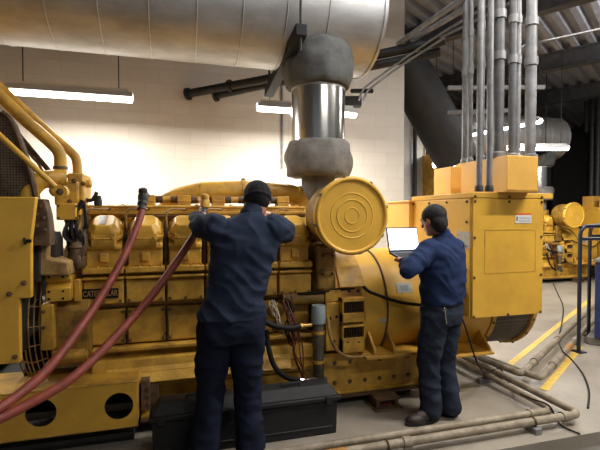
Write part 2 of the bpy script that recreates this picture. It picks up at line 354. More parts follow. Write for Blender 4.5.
# top rails and pipes behind the heads
b = MB(); b.box(-.80, 1.12, 3.74, 3.84, 1.60, 1.70); b.box(-.66, 1.12, 3.70, 3.74, 1.62, 1.655); fm = b.build('fuel_manifold', YW, G, bevel=.01)
b = MB(); b.cyl((-.66, 3.70, 1.685), (1.1, 3.70, 1.685), .012, 10); b.build('fuel_rail', YW, fm)
b = MB(); b.cyl((-.4, 3.68, 1.61), (1.1, 3.68, 1.61), .010, 10); b.build('fuel_rail', M['brown'], fm)
for i, x in enumerate(heads_x):
    bolt(fm, (x, 3.74, 1.67), (0, -1, 0), .012, 'brown'); bolt(fm, (x+.1, 3.79, 1.70), (0, 0, 1), .014, 'yellow_worn')
    if i:
        b = MB(); b.box(x-.055, x+.055, 3.86, 3.98, 1.55, 1.79); b.box(x-.060, x+.060, 3.855, 3.985, 1.735, 1.745); b.build('air_inlet_elbow', YW, G, bevel=.02, seg=3)
        if i < 5:
            for dx in (.05, .18): b = MB(); b.cyl((x+dx, 3.92, 1.755), (x+dx+.065, 3.92, 1.755), .032, 14); b.build('coupling', M['brown'], G)
            b = MB(); b.cyl((x+.11, 3.92, 1.755), (x+.19, 3.92, 1.755), .028, 14); b.build('crossover_tube', YW, G)
b = MB(); b.box(-.70, 1.1, 3.9, 4.5, 1.19, 1.62); b.build('aftercooler_housing', YD, G, bevel=.03)
# exhaust manifold
pts = [atY(160, 203, 4.2), atY(175, 197, 4.2), atY(200, 193, 4.2), atY(243, 191, 4.2), atY(275, 192, 4.2), atY(295, 196, 4.15), atY(308, 206, 4.05), (1.12, 4.0, 1.5)]
b = MB(); b.tube(pts[:3], .06, 20, 6, r2=.10); b.tube(pts[2:], .10, 22, 6, r2=.095); em = b.build('exhaust_manifold', M['yellow_worn'], G)
d = (pts[4]-pts[3]).normalized()
for p_, d_ in ((pts[3]-d*.02, d), (pts[5], V((1, 0, -.4)))): b = MB(); b.lathe(p_, d_, ((.113, 0), (.113, .04)), 28); b.build('clamp_band', YW, em, bevel=.003)
bolt(em, pts[3]+V((0, -.02, .11)), (0, 0, 1), .016, 'brown')
b = MB(); b.lathe((1.12, 4.05, 1.28), (1, 0, 0), ((.10, -.14), (.16, -.06), (.17, .02), (.12, .10), (.10, .16)), 28); b.lathe((1.35, 4.05, 1.4), (0, 0, 1), ((.15, 0), (.17, .12), (.13, .28), (.13, .35)), 28); b.build('turbocharger', YD, G)
# --- wiring and small pipes at the free end
def wires(parent, n, a, c, spread, sag, r, m, name, seed):
    rnd = random.Random(seed); b = MB(); a, c = V(a), V(c)
    for i in range(n):
        j = lambda s: V((rnd.uniform(-s, s), rnd.uniform(-s, s)*.5, rnd.uniform(-s, s)))
        b.tube([a+j(spread*.4), a*.7+c*.3+j(spread)+V((0,-sag,-sag*.3)), a*.35+c*.65+j(spread)+V((0,-sag,0)), c+j(spread*.4)], r, 6, 6)
    return b.build(name, m, parent)
wires(G, 3, atY(64, 266, 3.42), atY(84, 215, 3.5), .03, .0, .011, M['oldpaint'], 'fuel_line_bundle', 3)
wires(G, 8, atY(70, 268, 3.46), atY(80, 204, 3.5), .07, .04, .012, M['black'], 'wiring_loom', 5)
wires(G, 7, atY(72, 270, 3.44), atY(84, 232, 3.46), .06, .03, .013, M['brown'], 'wiring_loom', 9)
b = MB(); b.lathe(atY(77, 268, 3.42), (0, 0, 1), ((.05, 0), (.06, .02), (.06, .08), (.045, .1), (.045, .14), (.055, .15), (.03, .19)), 18); b.build('governor', M['brown'], G)
b = MB(); b.box(-.72, -.64, 3.5, 3.9, 1.1, 1.62); b.build('timing_case', YD, G, bevel=.02)
b = MB(); b.box(-.9, -.70, 3.55, 4.3, .5, 1.15); b.build('gear_case', YD, G, bevel=.03)
p0, p1 = atY(45, 268, 3.3), atY(69, 301, 3.3)
b = MB(); b.prism([(3.3, p1.z), (3.3, p1.z+.09), (3.34, p1.z+.12), (3.3, p1.z+.15), (3.3, p0.z), (3.5, p0.z), (3.5, p1.z)], 'x', p0.x, p1.x+.01); mb_ = b.build('mounting_bracket', Y, G, bevel=.006)
for fx in (.15, .75):
    for fz in (p1.z+.02, p1.z+.07, p1.z+.17): bolt(mb_, (p0.x+(p1.x-p0.x)*fx, 3.3, fz), (0, -1, 0), .006, 'black')
p2 = atY(80, 301, 3.36); b = MB(); b.box(p1.x+.01, p2.x, 3.38, 3.55, p2.z-.01, 1.16); b.build('bracket_pillar', YW, G, bevel=.01)
a_, c_ = atY(40, 305, 3.3), atY(54, 350, 3.3)
b = MB(); b.box(a_.x, c_.x, 3.3, 3.42, c_.z, a_.z); gb = b.build('guard_bracket', YW, G, bevel=.008)
for t in (.15, .5): bolt(gb, (a_.x+.02, 3.3, a_.z+(c_.z-a_.z)*t), (0, -1, 0), .009)
b = MB(); b.prism([(3.36, .55), (3.9, .55), (3.9, 1.02), (3.44, 1.02), (3.36, .95)], 'x', a_.x+.07, -.60); b.build('front_support', YD, G, bevel=.01)
b = MB(); q0, q1 = atY(52, 352, 3.33), atY(84, 362, 3.33); b.box(q0.x, q1.x, 3.33, 3.5, q1.z, q0.z); b.cyl((q0.x+.02, 3.30, q0.z-.03), (q1.x+.03, 3.30, q0.z-.03), .03, 14); b.build('drain_pipe', YW, G, bevel=.004)
# fan guard: concentric wire hoops around the fan between radiator and engine
b = MB(); fc = V((0, 3.83, .86)); fx0, fx1 = atY(11, 330, 3.27).x, atY(42, 330, 3.27).x
for k in range(7):
    x = fx0 + (fx1-fx0)*k/6; b.torus((x, fc.y, fc.z), (1, 0, 0), .53 - .012*abs(k-3), .0045, 60, 6)
for a in range(24):
    t = 2*PI*a/24; b.tube([(fx0 + (fx1-fx0)*k/6, fc.y + (.53-.012*abs(k-3))*math.cos(t), fc.z + (.53-.012*abs(k-3))*math.sin(t)) for k in range(7)], .004, 5, 1)
b.build('fan_guard', M['oldpaint'], G)
b = MB(); b.box(atY(5, 330, 4.58).x, atY(64, 330, 4.58).x, 4.55, 4.62, .3, 1.30); b.build('added_dark_backing', M['charcoal'], G)  # added dark box, blocks the bright wall seen through the fan guard
b = MB(); b.lathe((fx0, fc.y, fc.z), (1, 0, 0), ((.10, 0), (.12, .02), (.12, .1), (.06, .13)), 24)
for k in range(6):
    t = 2*PI*k/6; u = V((0, math.cos(t), math.sin(t))); w = V((0, -math.sin(t), math.cos(t)))
    b.obox(V((fx0+.04, fc.y, fc.z)) + u*.30, u*.20, (w + V((.5, 0, 0))).normalized()*.09, (w.cross(u) + w*.5).normalized()*.004)
b.build('fan', M['charcoal'], G)
# radiator: near side panel, frame, core, perforated guard
e1, e2, e3 = atY(31, 250, 2.98), atY(31, 298, 2.98), atY(20, 363, 2.98)
t1 = atY(36, 197, 2.98)
b = MB(); b.prism([(-2.3, e3.z), (e3.x, e3.z), (e3.x, e2.z), (e2.x, e2.z), (e1.x, e1.z+.06), (t1.x, t1.z), (-2.3, t1.z)], 'y', 2.98, 3.03)
rp = b.build('radiator_side_panel', Y, G, bevel=.006)
for px, py in ((24, 283), (9.5, 294), (15, 357)): bolt(rp, atY(px, py, 2.98), (0, -1, 0), .011)
lp = atY(25, 241, 2.97); b = MB(); b.torus(lp, (1, .2, .2), .016, .006, 16, 8).cyl(lp+V((0, .01, 0)), lp+V((.03, .01, 0)), .01, 10); b.build('panel_latch', M['black'], rp)
b = MB(); b.box(-2.3, e3.x-.42, 3.03, 4.75, .46, t1.z-.02); b.build('radiator_frame', M['brown'], G, bevel=.01)
def pxplate(poly, Y, th): b = MB(); b.prism([(atY(x, y, Y).x, atY(x, y, Y).z) for x, y in poly], 'y', Y, Y+th); return b
rb = pxplate([(30, 198), (44, 199), (48, 214), (50, 232), (50, 246), (30, 246)], 3.12, .12).build('radiator_side_channel', M['brown'], G, bevel=.006)
b = pxplate([(30, 246), (40, 246), (40, 282), (30, 282)], 3.2, .3); b.build('radiator_side_channel', M['charcoal'], G, bevel=.006)
b = pxplate([(-80, 200), (26, 200), (26, 300), (14, 300), (14, 360), (-80, 360)], 3.06, .3); b.build('panel_backing', M['charcoal'], G)
for px, py in ((40, 206), (44, 218), (45, 230), (37, 214), (37, 226)): bolt(rb, atY(px, py, 3.12), (0, -1, 0), .010)
sg = pxplate([(37, 232), (48, 232), (47, 258), (68, 262), (70, 276), (37, 276)], 3.22, .25).build('fan_shroud_corner', M['oldpaint'], G, bevel=.012)
pxplate([(48, 233), (53, 232), (56, 240), (56, 259), (47, 259)], 3.3, .2).build('shroud_gusset', M['charcoal'], G, bevel=.006)
b = MB(); b.box(-2.25, -1.68, 3.1, 4.6, 1.66, 2.98); b.build('radiator_top_tank', YW, G, bevel=.03)
# perforated guard: rounded top corner
gp = [atY(-40, 110, 3.35), atY(2, 112, 3.35), atY(12, 122, 3.35), atY(22, 148, 3.35), atY(30, 172, 3.35), atY(36, 198, 3.35), atY(-40, 198, 3.35)]
b = MB(); b.prism([(p.x, p.z) for p in gp], 'y', 3.35, 3.46); mg = b.build('mesh_guard', M['meshguard'], G)
b = MB(); b.tube(gp[1:6], .018, 8, 5); b.build('guard_rim', M['brown'], mg)
# big elbow, struts and the two water pipes
b = MB(); b.tube([atY(27, 212, 3.40), atY(29, 194, 3.40), atY(37, 183, 3.42), atY(48, 179, 3.45), atY(64, 178, 3.5)], .062, 18, 7); b.build('coolant_elbow', YW, G)
a, c = atY(-70, 71, 3.25), atY(61, 192, 3.25); b = MB(); b.cyl(a, c, .019, 12); b.lathe(c - V((0, .02, 0)), (0, 1, 0), ((.045, -.01), (.045, .06)), 16); sb = b.build('brace_rod', Y, G); bolt(sb, c-V((0, .03, 0)), (0, -1, 0), .016)
a, c = atY(-20, 85, 3.6), atY(58, 182, 3.6); b = MB(); b.cyl(atY(8, 122, 3.6), atY(50, 172, 3.6), .018, 10); b.tube([atY(20, 140, 3.58), atY(33, 158, 3.58), atY(38, 163, 3.58), atY(44, 174, 3.58)], .009, 8, 5); b.build('brace_rod', M['brown'], G)
b = MB(); b.tube([(-1.75, 3.55, 2.86), atY(-30, 70, 3.55), atY(0, 96, 3.55), atY(25, 120, 3.55), atY(52, 144, 3.55), atY(59.5, 154, 3.55), atY(60.5, 166, 3.55), atY(60.5, 182, 3.55)], .043, 16, 8); wp = b.build('water_pipe', YW, G)
b = MB(); b.tube([(-1.75, 3.8, 2.90), atY(-30, 62, 3.8), atY(22, 108, 3.8), atY(50, 134, 3.8), atY(72, 153, 3.8), atY(77, 164, 3.8), atY(77.5, 185, 3.8)], .036, 16, 8); b.build('water_pipe', YW, G)
c = atY(60.5, 172, 3.55)
for dz in (-.03, .03): b = MB(); b.lathe(c+V((0, 0, dz)), (0, 0, 1), ((.050, -.01), (.050, .01)), 20); b.build('hose_clamp', M['greybody'], wp)
a, c = atY(53, 176, 3.45), atY(84, 204, 3.45)
b = MB(); b.box(a.x, c.x-.04, 3.47, 3.85, c.z-.01, a.z-.03); b.box(a.x+.08, c.x-.01, 3.5, 3.8, c.z+.02, a.z+.03); b.lathe((a.x+.02, 3.44, a.z-.10), (0, 1, 0), ((.05, 0), (.05, .05)), 18); b.cyl((c.x-.02, 3.6, a.z-.04), (c.x+.03, 3.6, a.z-.04), .03, 12)
th = b.build('thermostat_housing', YW, G, bevel=.014)
for dx, dz in ((.03, -.03), (.13, .0), (.19, -.02), (.1, -.15)): bolt(th, (a.x+dx, 3.47, a.z+dz-.03), (0, -1, 0), .012)
a, c = atY(56, 203, 3.42), atY(76, 220, 3.42); b = MB(); b.box(a.x, c.x, 3.42, 3.62, c.z, a.z); jb = b.build('terminal_box', Y, G, bevel=.006)
for dx, dz in ((.015, .015), (.13, .015), (.015, .1), (.13, .1)): bolt(jb, (a.x+dx, 3.42, c.z+dz), (0, -1, 0), .006, 'brown')
b = MB(); b.tube([atY(84, 199, 3.6), atY(92, 200, 3.6), atY(97, 192, 3.6)], .014, 10, 4); b.lathe(atY(98, 202, 3.6), (0, 0, 1), ((.026, -.03), (.03, 0), (.022, .05)), 14); b.build('vent_valve', M['charcoal'], G)
# hose valves on two of the elbows
for (px, py) in ((143, 196), (205, 202)):
    p = atY(px, py, 3.44); b = MB(); b.cyl(p + V((0, .42, .02)), p + V((0, 0, .02)), .026, 14); b.lathe(p, (0, 0, 1), ((.026, -.045), (.038, -.04), (.038, .0), (.03, .02), (.034, .03), (.03, .055), (.01, .065)), 16)
    b.build('hose_valve', M['charcoal'] if px < 200 else YW, G)
# --- air cleaner with its round cover
ac = V((1.312, 3.1, 1.614))
b = MB(); b.lathe(ac + V((0, .03, 0)), (0, 1, 0), ((.262, 0), (.268, .02), (.268, .30), (.262, .36), (.23, .42), (.12, .44)), 56)
acb = b.build('air_cleaner', YD, G)
b = MB(); b.lathe(ac, (0, 1, 0), ((.0, .010), (.055, .010), (.058, .0065), (.063, .0065), (.066, .010), (.118, .010), (.121, .006), (.127, .006), (.130, .010), (.168, .010), (.171, .007), (.176, .007), (.179, .010), (.268, .010), (.273, -.002), (.280, -.006), (.290, -.006), (.300, .002), (.306, .012), (.304, .05), (.27, .055)), 72)
cv = b.build('round_cover', Y, acb, smooth=25)
for k in range(8):
    t = 2*PI*(k+.3)/8; p = ac + V((.290*math.cos(t), .03, .290*math.sin(t))); u = V((math.cos(t), 0, math.sin(t)))
    b = MB(); b.obox(p + u*.012, u*.006, V((0, .03, 0)), u.cross(V((0, 1, 0)))*.012); b.build('cover_clip', M['brown'], acb)
b = MB(); b.tube([(1.30, 3.5, 1.55), (1.32, 3.75, 1.5), (1.34, 4.0, 1.45)], .12, 20, 5); b.build('intake_duct', YD, G)
# --- housing between engine and alternator
b = MB(); p0, p1 = atY(317, 246, 3.42), atY(336, 290, 3.42); b.box(p0.x, p1.x, 3.42, 3.75, p1.z, p0.z); fh = b.build('turbo_bracket', YD, G, bevel=.022, seg=3)
for t in (.22, .62):
    z = p0.z + (p1.z-p0.z)*t; b = MB(); b.box(p0.x+.03, p1.x-.02, 3.405, 3.425, z-.018, z+.018); s_ = b.build('bracket_boss', YD, fh, bevel=.01); bolt(s_, (p0.x+.05, 3.405, z), (0, -1, 0), .007, 'black'); bolt(s_, (p1.x-.04, 3.405, z), (0, -1, 0), .007, 'black')
b = MB(); b.lathe((1.12, 3.95, .82), (1, 0, 0), ((.50, 0), (.52, .02), (.52, .16), (.48, .20)), 48); b.build('flywheel_housing', YD, G)
b = MB(); p0, p1 = atY(326, 303, 3.36), atY(342, 350, 3.36); b.box(p0.x, p1.x, 3.36, 3.42, p1.z, p0.z); b.box(p0.x, p1.x, 3.38, 3.5, p0.z, p0.z+.10); fp = b.build('mounting_plate', YW, G, bevel=.008)
for fx, fz in ((.65, .3), (.25, .32), (.5, .8)): b = MB(); q = V((p0.x+(p1.x-p0.x)*fx, 3.357, p0.z+(p1.z-p0.z)*fz)); b.lathe(q, (0, 1, 0), ((.012, 0), (.012, .006)), 12); b.build('plate_hole', M['black'], fp)
xl, xr = atY(342, 310, 3.3).x, atY(365, 310, 3.3).x
zt = lambda y: atY(353, y, 3.3).z
# upper curved cover plate, then two louvred vents
b = MB(); R0 = .50; ring = []
cyc, czc = 3.82, .80
arc = [(cyc - (R0+.02)*math.cos(t), czc + (R0+.02)*math.sin(t)) for t in [math.radians(a) for a in range(25, 91, 5)]]
arc2 = [(cyc - (R0-.01)*math.cos(t), czc + (R0-.01)*math.sin(t)) for t in [math.radians(a) for a in range(90, 24, -5)]]
b.prism(arc + arc2, 'x', xl, xr+.02); cvr = b.build('coupling_cover', YW, G, bevel=.003)
for px in (349, 358): bolt(cvr, atY(px, 291, 3.33), (0, -1, .2), .010, 'black')
yf = 3.29
b = MB(); b.box(xl, xr, yf, yf+.1, zt(322), zt(313)); b.box(xl, xr, yf, yf+.1, zt(301.5), zt(298)); b.box(xl, xl+.012, yf, yf+.1, zt(322), zt(298)); b.box(xr-.012, xr, yf, yf+.1, zt(322), zt(298)); v1 = b.build('vent_frame', YW, G, bevel=.003)
b = MB(); b.box(xl, xr, yf, yf+.1, zt(352), zt(338)); b.box(xl, xr, yf, yf+.1, zt(327), zt(325)); b.box(xl, xl+.012, yf, yf+.1, zt(352), zt(325)); b.box(xr-.012, xr, yf, yf+.1, zt(352), zt(325)); v2 = b.build('vent_frame', YW, G, bevel=.003)
for v_, ya, yb in ((v1, 301, 313), (v2, 327, 338)):
    b = MB(); b.box(xl+.01, xr-.01, yf+.05, yf+.07, zt(yb), zt(ya)); b.build('vent_opening', M['black'], v_)
    b = MB()
    for k in range(9): x = xl+.03+(xr-xl-.05)*k/8; b.box(x-.002, x+.002, yf+.02, yf+.06, zt(yb), zt(ya)-.01)
    b.build('vent_bars', M['brown'], v_)
for px in (348, 359): b = MB(); q = atY(px, 342, yf); b.box(q.x-.012, q.x+.012, yf-.002, yf+.01, q.z-.005, q.z+.005); b.build('slot', M['black'], v2)
b = MB(); b.box(xl, 2.3, 3.5, 4.3, .3, .78); b.build('alternator_pedestal', YD, G, bevel=.01)
# --- alternator shell
def shell(x0, x1, r0, name, m, parent, t=.0):
    b = MB(); b.lathe((x0, cyc, czc), (1, 0, 0), ((r0-.03, 0), (r0, .0), (r0, x1-x0), (r0-.03, x1-x0)), 72); return b.build(name, m, parent)
al = shell(xr, 1.73, .49, 'alternator_shell', Y, G)
al2 = shell(1.735, 2.80, .50, 'alternator_body', Y, G)
b = MB(); b.lathe((1.725, cyc, czc), (1, 0, 0), ((.503, 0), (.506, .004), (.506, .010), (.503, .014)), 72); b.build('seam_band', M['brown'], al2)
for x0 in (2.80, 3.26):
    b = MB(); b.lathe((x0, cyc, czc), (1, 0, 0), ((.47, 0), (.515, 0), (.515, .045), (.47, .045)), 72); er = b.build('end_ring', YW, G, bevel=.004)
    for a in (200, 220, 245, 265): t = math.radians(a); bolt(er, (x0+.02, cyc+.515*math.cos(t), czc+.515*math.sin(t)), (0, math.cos(t), math.sin(t)), .01)
b = MB(); b.lathe((2.84, cyc, czc), (1, 0, 0), ((.488, 0), (.488, .43)), 72); b.build('mesh_screen', M['meshguard'], G)
b = MB(); b.lathe((3.30, cyc, czc), (1, 0, 0), ((.49, 0), (.45, .03), (.2, .05), (.0, .05)), 48); b.build('end_cap', YW, G)
# plates on the shell
def curved_plate(x0, x1, a0, a1, m, name, r=.503, parent=al2):
    b = MB(); n = 6
    for i in range(n):
        A, B = math.radians(a0+(a1-a0)*i/n), math.radians(a0+(a1-a0)*(i+1)/n)
        P = lambda x, a, rr: (x, cyc-rr*math.cos(a), czc+rr*math.sin(a))
        b.hexa([P(x0,A,r-.01), P(x1,A,r-.01), P(x1,B,r-.01), P(x0,B,r-.01), P(x0,A,r+.001), P(x1,A,r+.001), P(x1,B,r+.001), P(x0,B,r+.001)])
    return b.build(name, m, parent)
curved_plate(1.83, 1.98, 17, 27, M['plate'], 'rating_plate')
curved_plate(1.865, 1.945, 19, 24.5, M['grey_print'], 'plate_print', .504)
curved_plate(1.66, 1.77, -11, -7, M['plate'], 'small_plate', .493, al)
# cable around the shell
b = MB(); b.tube([(1.50, 3.48, 1.12), atY(366, 289, 3.34), atY(378, 295, 3.29), atY(395, 301, 3.27), atY(412, 304, 3.27), atY(432, 303, 3.27), (2.36, 3.26, 1.02)], .014, 10, 6); b.build('power_cable', M['black'], G)
# feet with gussets
b = MB(); b.box(1.48, 2.15, 3.20, 3.7, .44, .465); ft = b.build('mounting_foot', YW, G, bevel=.004)
for gx in (1.56, 1.74, 2.06): b = MB(); b.prism([(3.22, .465), (3.55, .465), (3.55, .66), (3.36, .63), (3.24, .52)], 'x', gx, gx+.022); b.build('gusset', YW, ft, bevel=.003)
b = MB(); b.box(2.15, 2.72, 3.20, 3.7, .38, .40); ft = b.build('mounting_foot', YW, G, bevel=.004)
b = MB(); b.prism([(3.22, .40), (3.55, .40), (3.55, .62), (3.4, .56)], 'x', 2.70, 2.72); b.build('gusset', YW, ft, bevel=.003)
# --- control enclosure
X0, X1, Y0, Y1, Z0, Z1 = 2.39, 3.125, 3.1, 4.05, .745, 1.765
b = MB(); b.box(X0, X1, Y0, Y1, Z0, Z1); en = b.build('control_enclosure', Y, G, bevel=.006)
b = MB(); b.box(X0-.012, X1+.10, Y0-.014, Y1, Z1, Z1+.045); b.build('enclosure_lid', Y, en, bevel=.004)
b = MB(); b.box(X0+.005, X1-.002, Y0-.012, Y0, Z0+.003, Z1-.005); dp = b.build('access_panel', Y, en, bevel=.003)
for fx in (.03, .5, .97):
    for fz in ((.015, .97) if fx == .5 else (.015, .34, .67, .97)): bolt(dp, (X0+(X1-X0)*fx, Y0-.012, Z0+(Z1-Z0)*fz), (0, -1, 0), .009)
    bolt(dp, (X0+(X1-X0)*fx, Y0-.014, Z1+.012), (0, -1, 0), .009)
b = MB(); b.box(X0-.012, X0, Y0+.01, Y1-.01, Z0+.003, Z1-.005); ep = b.build('end_panel', Y, en, bevel=.003)
for fy in (.05, .35, .65, .95): bolt(ep, (X0-.012, Y0+(Y1-Y0)*fy, Z1-.03), (-1, 0, 0), .009)
for fz in (.2, .4, .6, .8): bolt(ep, (X0-.012, Y0+.05, Z0+(Z1-Z0)*fz), (-1, 0, 0), .009)
def frame_line(px0, py0, px1, py1):
    a, c = atY(px0, py0, Y0), atY(px1, py1, Y0); b = MB(); w = .004; y = Y0-.013
    for x0, x1, z0, z1 in ((a.x, c.x, a.z-w, a.z+w), (a.x, c.x, c.z-w, c.z+w), (a.x-w, a.x+w, c.z, a.z), (c.x-w, c.x+w, c.z, a.z)): b.box(x0, x1, y-.001, y+.002, z0, z1)
    return b.build('adhesive_outline', M['yellow_worn'], dp)
frame_line(484, 230, 534, 271)
a, c = atY(514, 213, Y0), atY(530, 223, Y0)
b = MB(); b.box(a.x, c.x, Y0-.0155, Y0-.011, c.z, a.z); lb = b.build('warning_label', M['white'], dp)
b = MB(); b.box(a.x, c.x, Y0-.0165, Y0-.0155, a.z-.018, a.z); b.build('label_header', M['orange'], lb)
b = MB(); b.box(a.x+.01, a.x+.028, Y0-.0165, Y0-.0155, c.z+.02, a.z-.03)
for k in range(4): b.box(a.x+.04, c.x-.01, Y0-.0165, Y0-.0155, c.z+.01+.013*k, c.z+.014+.013*k)
b.build('label_print', M['grey_print'], lb)
a, c = atX(457, 231, X0-.013), atX(470, 249, X0-.013)
b = MB(); b.box(X0-.016, X0-.012, c.y, a.y, c.z, a.z); b.build('grey_plate', M['plate'], ep)
# junction box on top of the enclosure, and the smaller box behind it
cb = atZ(507, 192, Z1+.045); top = atY(507, 155, cb.y).z; bx1 = atY(538, 180, cb.y).x; by1 = atX(461, 180, cb.x).y
b = MB(); b.box(cb.x, bx1, cb.y, by1, Z1+.045, top); jx = b.build('junction_box', M['yellow_pale'], G, bevel=.005)
b = MB(); b.box(cb.x-.004, bx1+.004, cb.y-.004, cb.y, Z1+.06, Z1+.068); b.build('box_seam', M['yellow_worn'], jx)
q = atX(461, 180, cb.x); sx = atY(451, 175, q.y+.2)
b = MB(); b.box(sx.x, sx.x+.25, sx.y, sx.y+.3, Z1+.045, atY(455, 166.5, sx.y).z); b.build('junction_box', M['yellow_pale'], G, bevel=.005)
s0 = atY(396, 203, 4.3); b = MB(); b.box(s0.x, X0+.2, 4.02, 4.5, .8, s0.z); b.box(s0.x-.01, X0+.2, 4.0, 4.52, s0.z, s0.z+.02); sc = b.build('side_cubicle', M['yellow_pale'], G, bevel=.005)
# pipework under the enclosure near the man
for k, (xx, yy) in enumerate(((2.33, 3.22), (2.30, 3.32))):
    b = MB(); b.tube([(xx, yy, 1.03), (xx-.02, yy-.02, .85), (xx+.02, yy, .6), (xx-.05, yy, .42)], .018, 10, 6); b.build('cable_conduit', YD, G)
b = MB()
for k in range(3): b.lathe((2.34, 3.2+.05*k, .98+.03*k), (-1, 0, 0), ((.02, -.04), (.024, 0), (.024, .03), (.012, .05)), 10)
b.build('cable_gland', M['brown'], G)
# --- parts low on the engine right of the worker
cx = atY(318.5, 312, 3.30)
zf = lambda y: atY(318.5, y, 3.30).z
b = MB(); b.lathe((cx.x, 3.30, zf(378)), (0, 0, 1), ((.030, 0), (.045, .02), (.046, zf(322)-zf(378)), (.04, zf(322)-zf(378)+.01)), 24); fl = b.build('filter_canister', M['greybody'], G)
b = MB(); b.lathe((cx.x, 3.30, zf(323)), (0, 0, 1), ((.058, 0), (.060, .01), (.058, zf(305)-zf(323)-.01), (.052, zf(305)-zf(323))), 28); b.build('canister_cap', M['greycap'], fl, label='blue-grey plastic cap')
for yy in (332, 361): b = MB(); b.lathe((cx.x, 3.30, zf(yy)), (0, 0, 1), ((.051, -.012), (.051, .012)), 20); b.build('canister_band', M['yellow_worn'], fl)
b = MB(); b.tube([atY(262, 320, 3.2), atY(275, 326, 3.2), atY(290, 328, 3.2), atY(300, 326, 3.22)], .022, 12, 6); b.build('fuel_hose', M['black'], G)
b = MB(); b.cyl(atY(298, 326, 3.22), atY(311, 325, 3.26), .016, 12); b.lathe(atY(300, 326, 3.22), (1, 0, 0), ((.022, 0), (.022, .02)), 6); b.build('hose_fitting', M['brass'], G)
b = MB(); b.tube([atY(266, 330, 3.25), atY(269, 350, 3.22), atY(275, 367, 3.2), atY(286, 377, 3.2), atY(299, 380.5, 3.22)], .020, 12, 7); b.build('fuel_hose', M['black'], G)
b = MB(); b.cyl(atY(299, 380.5, 3.22), atY(309, 380, 3.24), .016, 12); b.lathe(atY(300, 380.5, 3.22), (1, 0, 0), ((.022, 0), (.022, .03)), 6); b.build('hose_fitting', M['steel'], G)
b = MB(); b.cyl(atY(309, 380, 3.24), atY(326, 379, 3.3), .018, 12); b.lathe(atY(323, 379.5, 3.28), (1, 0, 0), ((.026, 0), (.026, .02)), 6); b.build('drain_valve', M['brown'], G)
b = MB(); b.tube([atY(328, 318, 3.26), atY(330, 335, 3.24), atY(337, 350, 3.22), atY(350, 357, 3.24), atY(372, 355, 3.28)], .013, 10, 7); b.build('fuel_hose', M['oldpaint'], G)
b = MB(); p = atY(296, 300, 3.4); b.cyl(atY(282, 299, 3.42), atY(322, 298, 3.42), .05, 18); b.lathe(atY(290, 299, 3.42), (1, 0, 0), ((.06, 0), (.06, .03)), 18); b.lathe(atY(275, 310, 3.42), (0, -1, 0), ((.06, 0), (.07, .02), (.05, .05)), 16); b.build('starter_motor', YD, G)
wires(G, 5, atY(272, 302, 3.32), atY(285, 335, 3.32), .05, .03, .004, M['wire'], 'wiring_loom', 11)
wires(G, 6, atY(284, 302, 3.3), atY(305, 378, 3.3), .06, .04, .005, M['redwire'], 'wiring_loom', 13)
wires(G, 4, atY(286, 300, 3.32), atY(292, 345, 3.3), .05, .03, .006, M['black'], 'wiring_loom', 17)
b = MB(); b.tube([(.95, 3.40, .97), (1.1, 3.39, .975), (1.3, 3.40, .99), (1.46, 3.42, 1.0)], .015, 10, 5); b.build('power_cable', M['black'], G)
# second generator set across the aisle
OFF = V((7.67, 4.88, 0))
G2 = copy_tree(G); G2.location = G.location + OFF
G2['label'] = 'second yellow generator set in the background beyond the control enclosure'

